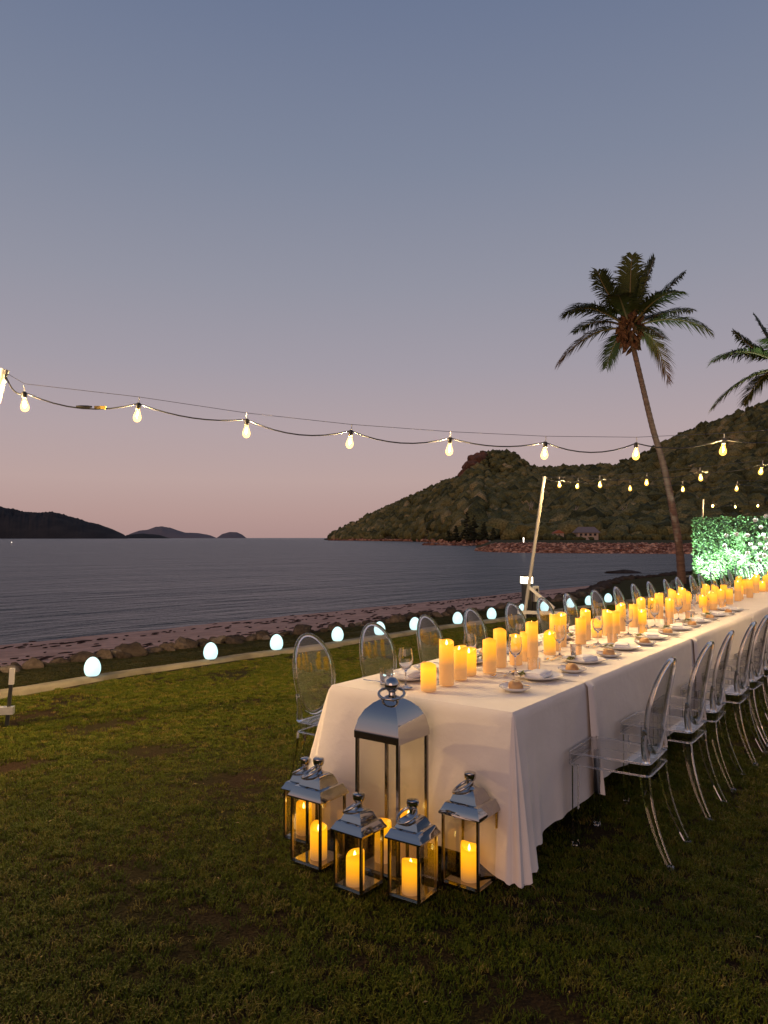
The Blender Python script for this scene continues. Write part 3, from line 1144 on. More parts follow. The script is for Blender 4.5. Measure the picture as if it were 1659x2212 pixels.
k = 0.90 * 25.5 / FOC / 2.727             # metres per pixel of the enlarged crown picture at the palm's distance
FR = [((-245, 60, -35), (-455, 120, -215), .35, .95, .80), ((-255, -60, 105), (-425, -150, 65), .1, .35, .82), ((-225, 110, 170), (-385, 230, 150), .15, .4, .70),
      ((-160, -40, 225), (-235, -90, 345), .1, .25, .85), ((-95, 90, 230), (-140, 140, 400), .1, .2, .80), ((-25, -90, 240), (-35, -160, 430), .15, .2, .75),
      ((30, 90, 240), (55, 170, 410), .1, .2, .75), ((75, -50, 250), (140, -70, 440), .08, .2, .80), ((165, -60, 175), (325, -100, 335), .1, .25, .72),
      ((245, 60, 115), (460, 110, 148), .2, .6, .66), ((255, -90, 30), (455, -170, -70), .2, .6, .76), ((185, 70, -75), (295, 120, -345), .4, .9, .62),
      ((-55, 130, -60), (-85, 260, -215), .1, .3, .60), ((190, 160, 130), (330, 330, 160), .1, .3, .66), ((-160, 170, 90), (-290, 330, 60), .1, .3, .66),
      ((-110, -170, 120), (-180, -330, 110), .1, .3, .70), ((110, -180, 130), (190, -340, 130), .1, .3, .70), ((60, -140, -40), (110, -300, -150), .2, .6, .60)]
fr1 = [(tuple(c * k for c in m_), tuple(c * k for c in e_), a_, b_, w_ * 1.25) for m_, e_, a_, b_, w_ in FR]
PY = 25.5
tp = [on_y(x, y, PY) for x, y in ((1474, 1262), (1467, 1180), (1453, 1100), (1435, 1012), (1410, 925), (1387, 830), (1367, 745), (1362, 715))]
tp[0].z = -0.25
palm(tp[0], tp, [0.15, 0.125, 0.115, 0.105, 0.095, 0.088, 0.085, 0.10], on_y(1361, 708, PY), fr1,
     'tall leaning coconut palm whose whole crown shows against the sky', 1.0, 3)
k2 = 24 / FOC / 2.727
FR2 = [((-150, 40, 105), (-262, 90, 232), .1, .3, .7), ((-260, -40, 75), (-455, -80, 10), .15, .5, .72), ((-235, 40, -85), (-405, 60, -240), .2, .7, .72),
       ((-75, 60, 190), (-125, 100, 330), .1, .2, .75), ((-10, -60, 200), (-20, -120, 350), .1, .2, .75), ((70, 60, 190), (120, 120, 320), .1, .2, .75),
       ((150, -60, 150), (260, -120, 220), .1, .3, .75), ((240, 60, 80), (400, 100, 40), .1, .4, .72), ((230, -60, -20), (390, -90, -150), .1, .5, .72),
       ((150, 60, -90), (250, 90, -320), .3, .8, .65), ((-130, 150, 110), (-230, 300, 120), .1, .3, .70), ((-120, -150, 100), (-210, -300, 80), .1, .3, .7),
       ((-80, 130, -50), (-130, 250, -190), .2, .5, .62)]
fr2 = [(tuple(c * k2 for c in m_), tuple(c * k2 for c in e_), a_, b_, w_ * 1.2) for m_, e_, a_, b_, w_ in FR2]
PY2 = 24.0
tp = [on_y(x, y, PY2) for x, y in ((1716, 1266), (1720, 1150), (1716, 1030), (1706, 900), (1698, 810), (1697, 790))]
tp[0].z = -0.1
palm(tp[0], tp, [0.15, 0.125, 0.115, 0.10, 0.09, 0.10], on_y(1696, 790, PY2), fr2,
     'second coconut palm, cut off by the right edge, only left fronds showing', 0.95, 5)

# ------------------------------------------------------------------ flower wall
UT = Vector((0.592, 0.806, 0))     # along the table, away from the camera
NT = Vector((0.806, -0.592, 0))    # across the table, away from the sea
W0 = Vector((9.9, 24.0, 0))
WALL_L, WALL_H = 5.2, 2.19
fw = tag(empty('flower_wall', W0, math.atan2(NT.y, NT.x)), 'freestanding green leaf wall with white roses, lit teal from below, behind the table', 'flower wall')
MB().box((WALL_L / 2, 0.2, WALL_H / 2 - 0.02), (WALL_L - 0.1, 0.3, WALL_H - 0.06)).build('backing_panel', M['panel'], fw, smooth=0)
LV, LF, LT = [], [], []


def leaf(p, d, L, w, tint, nrm):
    d = d.normalized()
    s = d.cross(nrm)
    if s.length < 1e-3: s = d.cross(Vector((1, 0, 0)))
    s.normalize()
    up = s.cross(d)
    k = len(LV)
    LV.extend([p, p + d * L * .45 + s * w + up * w * .25, p + d * L - up * L * .18, p + d * L * .45 - s * w + up * w * .25, p + d * L * .5 - up * w * .1])
    LF.extend([(k, k + 4, k + 1), (k + 1, k + 4, k + 2), (k + 2, k + 4, k + 3), (k + 3, k + 4, k)])
    LT.extend([tint] * 5)


rl = random.Random(5)
OUT = Vector((0, -1, 0))
for i in range(7600):
    x = WALL_L * rl.random()
    z = 0.03 + (WALL_H - 0.02) * rl.random()
    dens = 0.85 if x < 1.15 else 0.55
    if rl.random() > dens: continue
    bump_ = 0.05 * mnoise.noise((x * 2, z * 2, 1))
    p = Vector((x, 0.04 - rl.random() * 0.08 + bump_, z))
    d = Vector((rl.uniform(-1, 1), -0.55, rl.uniform(-.9, .55)))
    leaf(p, d, rl.uniform(0.06, 0.11), rl.uniform(0.014, 0.022), rl.random() * .7, OUT)
for i in range(900):               # the left end and the top edge
    if rl.random() < 0.6:
        p = Vector((0.03 - rl.random() * .05, rl.uniform(0.0, 0.36), WALL_H * rl.random()))
        d = Vector((-0.7, rl.uniform(-1, .5), rl.uniform(-.8, .5)))
        leaf(p, d, rl.uniform(.06, .11), .018, rl.random() * .6, Vector((-1, 0, 0)))
    else:
        p = Vector((WALL_L * rl.random(), rl.uniform(0, .35), WALL_H - .04))
        d = Vector((rl.uniform(-1, 1), rl.uniform(-1, .5), 0.7))
        leaf(p, d, rl.uniform(.05, .10), .016, rl.random() * .5, Vector((0, 0, 1)))
for i in range(64):                # rosettes of longer leaves
    x = 0.12 + (WALL_L - 0.2) * rl.random() if i % 5 == 0 else 1.0 + (WALL_L - 1.1) * rl.random()
    z = rl.uniform(0.15, 1.7)
    tv = rl.uniform(.45, 1)
    for j in range(11):
        a = j / 11 * 6.283 + rl.uniform(-.2, .2)
        leaf(Vector((x, -0.03, z)), Vector((math.cos(a), -0.55, math.sin(a) - .15)), rl.uniform(.14, .22), rl.uniform(.014, .022), tv, OUT)
tag(link('foliage', np_mesh('foliage', np.array([v[:] for v in LV]), np.array(LF), M['leaf'], False, LT), fw), kind='stuff')


def rose_mesh():
    mb = MB()
    for ring, (n_, r0, r1, h0, h1) in enumerate(((6, .018, .066, .0, .040), (5, .014, .050, .010, .062), (4, .010, .032, .018, .072))):
        for j in range(n_):
            a0 = j / n_ * 6.283 + ring * .5
            da = 6.283 / n_ * .62
            vs = []
            for v_ in (0, .5, 1):
                for u_ in (-1, -.4, .4, 1):
                    r = r0 + (r1 - r0) * v_ ** .7
                    a = a0 + da * u_ * (.5 + .5 * v_ if v_ < 1 else .75)
                    h = h0 + (h1 - h0) * v_ - (.008 * abs(u_) if v_ == 1 else 0)
                    vs.append((r * math.cos(a), r * math.sin(a), h))
            mb.add(vs, [(q * 4 + w_, q * 4 + w_ + 1, q * 4 + w_ + 5, q * 4 + w_ + 4) for q in (0, 1) for w_ in (0, 1, 2)])
    mb.lathe([(0, .055), (.016, .058), (.012, .03), (0, .02)], 8)
    return mb.mesh('flower', M['flower'], 180)


rose = rose_mesh()
FLW = [(905, 910), (1085, 890), (1285, 905), (1535, 755), (1350, 1065), (1520, 1065), (865, 1100), (1285, 1240), (1025, 1290), (1590, 1275), (1135, 1405),
       (1350, 1450), (1490, 1360), (1445, 625), (1590, 890), (1635, 965), (1640, 1075), (1615, 1150), (1640, 560), (1430, 1130)]
for (fx, fy) in FLW:
    px, py = 1465.5 + fx / 8.571, 1050.7 + fy / 8.571
    r = (px - 829.5) / FOC
    s = (24 * r - 9.9) / (.806 + .592 * r)
    Y = 24 - .592 * s
    z = CAM_H + (1162 - py) * Y / FOC
    f = link('flower', rose, fw, (s, -0.085, z))
    f.rotation_euler = (R(90 + rl.uniform(-25, 15)), rl.uniform(-.4, .4), rl.uniform(-.4, .4))
    f.scale = [rl.uniform(.85, 1.1)] * 3
for i in range(30):
    f = link('flower', rose, fw, (rl.uniform(2.9, 5.1), -0.085, rl.uniform(.4, 1.95)))
    f.rotation_euler = (R(90 + rl.uniform(-25, 15)), rl.uniform(-.4, .4), rl.uniform(-.4, .4))
for i, s in enumerate((0.55, 1.7, 2.85, 4.0)):       # uplights at the foot of the wall
    p = W0 + NT * s - UT * 0.60
    fl = tag(empty('uplight', p, math.atan2(NT.y, NT.x)), 'small floor uplight at the foot of the leaf wall, ' + ('nearest its left end', 'second from its left end', 'third from its left end', 'fourth from its left end')[i], 'uplight', 'uplights at the leaf wall')
    MB().box((0, 0, 0.02), (0.16, 0.12, 0.04)).build('base', M['dark_metal'], fl, smooth=0)
    MB().lathe([(0.045, 0.04), (0.05, 0.10), (0.047, 0.10), (0.04, 0.06)], 12).build('housing', M['dark_metal'], fl)
    sp = bpy.data.lights.new('uplight_lamp', 'SPOT')
    sp.energy = 1150
    sp.color = (0.72, 1.0, 0.84)
    sp.spot_size = R(92)
    sp.spot_blend = 0.8
    sp.shadow_soft_size = 0.04
    so = bpy.data.objects.new('uplight_lamp', sp)
    COL.objects.link(so)
    so.parent = fl
    so.location = (0, 0, 0.12)
    so.rotation_euler = Vector((0, 0.62, 0.80)).to_track_quat('-Z', 'Y').to_euler()

# ------------------------------------------------------------------ egg lamps along the kerb
def egg_mesh():
    prof = []
    for i in range(17):
        t = i / 16
        th = 0.72 + (math.pi - 0.72) * t
        z = 0.0125 + 0.112 * (math.cos(0.72) - math.cos(th))
        r = 0.086 * math.sin(th) * (1.0 + 0.09 * math.cos(th))
        prof.append((r, z))
    prof[-1] = (0, prof[-1][1])
    prof.insert(0, (0, prof[0][1]))
    return MB().lathe(prof, 24).mesh('shade', M['egg'], 60)


egg = egg_mesh()
eggb = MB().lathe([(0, 0), (0.046, 0), (0.046, 0.0125), (0, 0.0125)], 20).mesh('base', M['egg_base'])
EGGS = [((215, 1468), 'nearest glowing egg lamp on the kerb, at the far left'), ((460, 1428), 'second glowing egg lamp on the kerb from the left'),
        ((614, 1409), 'third glowing egg lamp on the kerb, left of the end chair'), ((742, 1389), 'fourth glowing egg lamp from the left, just right of the end chair'),
        ((836, 1376), 'glowing egg lamp on the kerb seen through the second chair of the sea side'), ((914, 1365), 'glowing egg lamp on the kerb at the left edge of the third sea side chair'),
        ((1002, 1351), 'glowing egg lamp on the kerb between the third and fourth sea side chairs'), ((1084, 1341), 'glowing egg lamp on the kerb between the fourth and fifth sea side chairs'),
        ((1149, 1331), 'glowing egg lamp on the kerb just right of the bollard'), ((1209, 1325), 'glowing egg lamp on the kerb left of the seventh sea side chair'),
        ((1256, 1316), 'glowing egg lamp on the kerb right of the seventh sea side chair'), ((1309, 1311), 'glowing egg lamp on the kerb right of the eighth sea side chair'),
        ((1353, 1305), 'farthest glowing egg lamp on the kerb, by the ninth sea side chair')]
for (px, py), lab in EGGS:
    p = on_z(px, py, 0.04)
    t = tag(empty('egg_lamp', (p.x, p.y, 0.052)), lab, 'egg lamp', 'glowing egg lamps along the kerb')
    link('shade', egg, t)
    link('base', eggb, t)
    # keep each lamp on the kerb
    rel = Vector((p.x, p.y, 0)) - K0
    aa, cc = rel.dot(KW), rel.dot(KV)
    cc = min(max(cc, bend(aa) + 0.05), bend(aa) + 0.13)
    q = sh(aa, cc)
    t.location = (q.x, q.y, 0.054)

# ------------------------------------------------------------------ festoon poles, strings, bulbs
def festoon_pole(base, top, beam_dir, label, rz_stake=0.0):
    base, top = Vector(base), Vector(top)
    t = tag(empty('festoon_pole', base), label, 'pole', 'festoon light poles')
    T = top - base
    MB().tube([(0, 0, 0.02), T * .5, T], [0.034, 0.032, 0.03], 12).build('pole', M['pole'], t)
    MB().tube([T - T.normalized() * .02, T + T.normalized() * 0.02], 0.034, 12).build('cap', M['galv'], t)
    d = Vector(beam_dir).normalized()
    e = d * 0.78
    MB().bar(d * -0.12 + Vector((0, 0, .13)), e + Vector((0, 0, .13)), 0.06, 0.06).build('ground_beam', M['galv'], t, smooth=0)
    MB().bar(T.normalized() * .62, e * 0.72 + Vector((0, 0, .22)), 0.055, 0.055).build('brace', M['galv'], t, smooth=0)
    s = e * 0.93
    st = MB().bar(s + Vector((0, 0, -0.05)), s + Vector((0.03, 0.01, 0.36)), 0.028, 0.028).build('stake', M['dark_metal'], t, smooth=0)
    MB().bar(s + Vector((0.03, 0.01, 0.34)), s + Vector((0.036, 0.012, 0.47)), 0.038, 0.038).build('grip', M['grip'], st, smooth=0)
    return t


POLE_L = on_y(9, 803, 5.9)
festoon_pole((-3.80, 6.05, 0), POLE_L, (0.62, 0.12, 0), 'pale pole at the left edge that carries the nearest light string')
P2B, P2T = (2.66, 14.3, 0), on_y(1176, 1032, 14.3)
festoon_pole(P2B, P2T, (0.95, -0.3, 0), 'whole white leaning pole standing at the kerb beside the lit bollard')
P3T = on_y(1519, 1080, 27.0)
festoon_pole((11.35, 27.0, -0.1), P3T, (0.9, 0.3, 0), 'far white pole sticking up behind the leaf wall')
POLE_R = Vector((6.4, 7.5, 2.85))
festoon_pole((6.5, 7.4, 0), POLE_R, (0.6, -0.6, 0), 'pale pole outside the right edge carrying the nearest light string')

BULB_P = [(0.012, 0.0), (0.015, -0.008), (0.020, -0.026), (0.028, -0.048), (0.0325, -0.066), (0.031, -0.084), (0.022, -0.099), (0.010, -0.106), (0.0, -0.108)]
me_bulb = MB().lathe(BULB_P, 16).mesh('bulb', M['bulb'], 180)
me_socket = MB().lathe([(0.0, 0.052), (0.012, 0.052), (0.019, 0.044), (0.020, 0.004), (0.017, 0.0), (0.0, 0.0)], 12).mesh('socket', M['cable'], 50)
me_hook = MB().tube([(0, 0, 0.05), (0.004, 0, 0.07), (0.0, 0, 0.1)], 0.004, 5).mesh('hook', M['galv'])
me_fil = MB().tube([(-0.006, 0, -0.02), (-0.010, 0, -0.055), (0, 0, -0.078), (0.010, 0, -0.055), (0.006, 0, -0.02)], 0.0042, 6).mesh('filament', M['filament'])


def festoon(name_label, cable_pts, bulbs, wire, light_w, sag, group='strings of festoon lights', hook=True):
    """a string of bulbs: cable, sockets, bulbs and filaments move together; lamps sit inside the bulbs"""
    P = [Vector(p) for p in cable_pts]
    base = P[0].copy()
    t = tag(empty('light_string', base), name_label, 'string light', group)
    path = []
    for i in range(len(P) - 1):
        for q in np.linspace(0, 1, 9)[:-1]:
            p = P[i].lerp(P[i + 1], q)
            p.z -= 4 * q * (1 - q) * sag * (1 + .25 * math.sin(i * 2.3)) * (0.35 if i == len(P) - 2 and False else 1)
            path.append(p - base)
    path.append(P[-1] - base)
    MB().tube(path, 0.0055, 6).build('cable', M['cable'], t)
    if wire:
        W = [Vector(p) - base for p in wire]
        MB().tube(W, 0.0022, 5).build('support_wire', M['wire'], t)
    for b in bulbs:
        b = Vector(b)
        so = link('socket', me_socket, t, b - base + Vector((0, 0, -0.045)))
        so.rotation_euler = (random.uniform(-.12, .12), random.uniform(-.16, .16), random.uniform(0, 3))
        bu = link('bulb', me_bulb, so)
        link('filament', me_fil, so)
        if hook: link('hook', me_hook, so)
        lp = bpy.data.lights.new('bulb_lamp', 'POINT')
        lp.energy = light_w
        lp.color = (1.0, 0.66, 0.28)
        lp.shadow_soft_size = 0.004
        lo = bpy.data.objects.new('bulb_lamp', lp)
        COL.objects.link(lo)
        lo.parent = so
        lo.location = (0, 0, -0.06)
    return t


B1 = [Vector((-2.846 + .854 * k_, 5.9 + .142 * k_, z_)) for k_, z_ in enumerate((2.69, 2.628, 2.52, 2.447, 2.405, 2.385, 2.395, 2.45, 2.53, 2.63))]
W1 = [POLE_L.copy()] + [b + Vector((0, 0, h_)) for b, h_ in zip(B1, (0.07, 0.055, .055, .055, .055, .055, .055, .055, .055, .06))] + [POLE_R]
s1 = festoon('nearest string of festoon bulbs, crossing the sky from the left edge', [POLE_L] + B1 + [POLE_R], B1, W1, 105.0, 0.07)
b_ = s1.location
jn = Vector(B1[0]).lerp(B1[1], 0.52) - b_
jn.z -= 0.068
cj = MB().tube([jn - Vector((.06, 0.01, -.002)), jn - Vector((0.03, 0.005, 0)), jn + Vector((.03, 0.005, 0)), jn + Vector((.06, .01, .002))], [0.006, 0.012, 0.012, 0.006], 8)
cj.build('cable_joiner', M['cable'], s1)
jn2 = Vector(B1[0]).lerp(B1[1], 0.66) - b_
jn2.z -= 0.062
MB().box(jn2, (0.09, 0.008, 0.026)).build('cable_tag', M['tag'], s1, smooth=0)
# the string that runs off to the left of the frame from the same pole
B0 = [POLE_L + Vector((-0.75 - .78 * k_, -0.25 - .22 * k_, -0.16 - 0.05 * k_)) for k_ in range(4)]
festoon('string of bulbs running from the left pole out past the left edge', [POLE_L] + B0, B0, None, 500.0, 0.05)
BA = [on_y(px, py - 8, Y) for px, py, Y in ((1208, 1044, 13.9), (1296, 1043, 13.1), (1397, 1037, 12.3), (1513, 1026, 11.5), (1645, 1011, 10.7))]
BA += [BA[-1] + (BA[-1] - BA[-2]) * q for q in (1, 2)]
festoon('string of bulbs from the white pole rising toward the right edge', [P2T] + BA, BA, [P2T] + [b + Vector((0, 0, .06)) for b in BA], 60.0, 0.05)
BB = [on_y(px, py - 8, Y) for px, py, Y in ((1248, 1047, 14.5), (1361, 1052, 14.7), (1475, 1054, 14.9), (1592, 1053, 15.1), (1712, 1050, 15.3))]
festoon('lower string of bulbs from the white pole running level to the right', [P2T] + BB, BB, [P2T] + [b + Vector((0, 0, .06)) for b in BB], 60.0, 0.06)
BC = [on_y(px, py - 6, 26.8) for px, py in ((1539, 1093), (1588, 1094.5), (1637, 1092.5), (1690, 1091))]
festoon('far string of bulbs from the pole behind the leaf wall', [P3T] + BC, BC, [P3T] + [b + Vector((0, 0, .08)) for b in BC], 60.0, 0.07)

# bollard and power box
bp = on_z(1138, 1334, 0)
bo = tag(empty('bollard_light', bp, 0.3), 'dark square bollard with a lit warm head beside the white pole', 'bollard light')
MB().box((0, 0, 0.32), (0.145, 0.145, 0.68)).build('post', M['dark_metal'], bo, smooth=0)
MB().box((0, 0, 0.725), (0.175, 0.175, 0.125)).build('lamp_head', M['bollard_glow'], bo, smooth=0)
MB().box((0, 0, 0.803), (0.19, 0.19, 0.03)).build('cap', M['dark_metal'], bo, smooth=0)
pb = tag(empty('power_box', bp + Vector((0.16, 0.02, 0)), 0.3), 'weatherproof power outlet box on a short post beside the bollard', 'power box')
MB().box((0, 0.03, 0.27), (0.06, 0.04, 0.55)).build('post', M['dark_metal'], pb, smooth=0)
MB().box((0.01, -0.03, 0.46), (0.09, 0.08, 0.3)).build('housing', M['white_box'], pb, smooth=0)
MB().box((0.01, -0.075, 0.52), (0.05, 0.012, 0.09)).build('socket', M['dark_metal'], pb, smooth=0)

# ------------------------------------------------------------------ the long table and its cloths
TR = Vector((0.583, 3.43, 0))      # near corner of the table top away from the sea
TW = 1.07
TZ = 0.75
TABLE_RZ = math.atan2(UT.y, UT.x) - math.pi / 2      # local +Y runs along the table


def tpt(t, n, z=TZ):               # t along the table, n across from the right hand edge (negative inwards)
    p = TR + UT * t + NT * n
    return Vector((p.x, p.y, z))


TABLES = [(0.04, 1.0), (1.04, 3.2), (3.24, 5.5), (5.54, 7.8), (7.84, 10.1), (10.14, 12.4), (12.44, 14.7), (14.74, 17.0)]
ORD = ['first', 'second', 'third', 'fourth', 'fifth', 'sixth', 'seventh', 'eighth', 'ninth', 'tenth', 'eleventh', 'twelfth', 'thirteenth', 'fourteenth',
       'fifteenth', 'sixteenth', 'seventeenth', 'eighteenth', 'nineteenth', 'twentieth', 'twenty-first', 'twenty-second', 'twenty-third', 'twenty-fourth', 'twenty-fifth']
M['ply'] = mat('plywood', (0.30, 0.21, 0.12), 0.7, col2=(0.24, 0.16, 0.09), scale=5, stretch=(1, 8, 1))
for i, (t0, t1) in enumerate(TABLES):
    c = tpt((t0 + t1) / 2, -TW / 2, 0)
    tb = tag(empty('banquet_table', c, TABLE_RZ), f'{ORD[i]} trestle table from the near end, hidden under its white cloth', 'table', 'trestle tables of the long dining table')
    L = t1 - t0
    MB().box((0, 0, TZ - 0.035), (TW - 0.04, L, 0.03)).build('tabletop', M['ply'], tb, smooth=0)
    for sx in (-1, 1):
        for sy in (-1, 1):
            MB().bar((sx * (TW / 2 - .14), sy * (L / 2 - .12), 0), (sx * (TW / 2 - .14), sy * (L / 2 - .12), TZ - .05), .03, .03).build('leg', M['galv'], tb, smooth=0)


def cloth(t0, t1, lift, near_end, seed, label):
    """white cloth: flat top, rounded edge, skirts that flare and fold, cone folds at the corners"""
    rnd = random.Random(seed)
    Z = TZ + lift
    out = 0.004 + lift * 1.4
    # perimeter samples: (n, t, outward n, outward t, kind, s)
    per = []
    L = t1 - t0
    ns = max(8, int(L / (0.016 if near_end else 0.022)))
    for i in range(ns + 1):        # right side, from far to near
        per.append((0.0, t1 - L * i / ns, 1.0, 0.0, 0.0))
    if near_end:
        for i in range(1, 12):
            a = i / 12 * math.pi / 2
            per.append((0.0, t0, math.cos(a), -math.sin(a), math.sin(2 * a)))
        nf = 34
        for i in range(nf + 1):
            per.append((-TW * i / nf, t0, 0.0, -1.0, 0.0))
        for i in range(1, 12):
            a = i / 12 * math.pi / 2
            per.append((-TW, t0, -math.sin(a), -math.cos(a), math.sin(2 * a)))
        for i in range(ns + 1):
            per.append((-TW, t0 + L * i / ns, -1.0, 0.0, 0.0))
        parts = [per]
    else:
        left = [(-TW, t0 + L * i / ns, -1.0, 0.0, 0.0) for i in range(ns + 1)]
        parts = [per, left]
    mb = MB()
    # top sheet
    nx, ny = 14, max(4, int(L / 0.09))
    for j in range(ny + 1):
        for i in range(nx + 1):
            t, n_ = t0 + L * j / ny, -TW * i / nx
            z = Z + 0.0012 * mnoise.noise((t * 5, n_ * 5, seed))
            mb.v.append(tuple(tpt(t, n_, z)))
    for j in range(ny):
        for i in range(nx):
            k_ = j * (nx + 1) + i
            mb.f.append((k_, k_ + 1, k_ + nx + 2, k_ + nx + 1))
    rows = [0, .008, .03, .07, .13, .2, .28, .37, .46, .56, .66, .76, .86, .94, 1.0]
    ph = rnd.uniform(0, 6)
    for pr in parts:
        base = len(mb.v)
        for (n_, t, on, ot, kk) in pr:
            s = t * (1 if on >= 0 else -1) + n_
            wob = mnoise.noise((s * 2.1, ph, on * 3)) * .6 + mnoise.noise((s * 5.5, ph + 4, on * 3)) * .4
            # a gathered fold hangs where this cloth starts over its neighbour
            gath = math.exp(-((t - t0 - .045) / .042) ** 2) if not near_end else 0
            gneg = math.exp(-((t - t0 - .16) / .06) ** 2) if not near_end else 0
            drop = 0.575 + 0.03 * wob + 0.10 * kk + 0.03 * gath
            flare = 0.022
            pleat = 0.0
            if near_end:
                dcr = min(abs(t - t0) if ot == 0 else 99, 99)
                edge = math.exp(-(dcr / .12) ** 2) if ot == 0 else (math.exp(-(min(-n_, TW + n_) / .2) ** 2) if kk == 0 else 1)
                lft = n_ < -TW / 2
                drop = 0.60 + 0.02 * wob + 0.125 * edge + 0.015 * kk
                if ot < 0 and kk == 0: drop = max(drop, 0.66)
                flare = (0.02 if ot == 0 and not lft else 0.05) + (0.135 if lft else 0.035) * edge
                if ot == 0:        # stepped folds that run away from the corner
                    for fc, fa, fw_ in ((.075, .030, .024), (.19, .018, .030), (.46, .010, .05)):
                        g_ = math.exp(-((dcr - fc) / fw_) ** 2)
                        pleat += fa * g_
                        drop += (0.022 * g_ if fc < .4 else 0.006 * g_)
            for r_, q in enumerate(rows):
                if q < 0.01:
                    o_, z = out * (0.6 if q else 0.0), Z - (0.003 if q else 0)
                else:
                    fold = wob * 0.019 * q * (0.5 + 0.5 * q)
                    if kk > 0: fold += 0.020 * q * math.sin(math.atan2(-ot, abs(on)) * 8 + 1.0) * kk
                    if not near_end: fold += 0.065 * gath * (0.35 + 0.65 * q) - 0.024 * gneg * q
                    o_ = out + 0.006 + flare * q ** 0.9 + fold + pleat * q * (0.4 + 0.6 * q)
                    z = Z - 0.004 - (drop - 0.004) * q
                p = tpt(t + ot * o_, n_ + on * o_, max(z, 0.012))
                mb.v.append(tuple(p))
        m_ = len(rows)
        for i in range(len(pr) - 1):
            for r_ in range(m_ - 1):
                k_ = base + i * m_ + r_
                mb.f.append((k_, k_ + 1, k_ + m_ + 1, k_ + m_))
    o = mb.build('tablecloth', M['cloth'], None, smooth=50)
    return tag(o, label, 'tablecloth', 'white cloths covering the long table')


cloth(0.0, 1.0, 0.0, True, 1, 'white tablecloth covering the near end of the long table behind the lanterns')
for i, (t0, t1) in enumerate(TABLES[1:]):
    cloth(t0 - 0.185, t1 + 0.02, 0.003 + 0.003 * (i % 2), False, 2 + i,
          f'{ORD[i + 1]} white tablecloth from the near end of the long table')

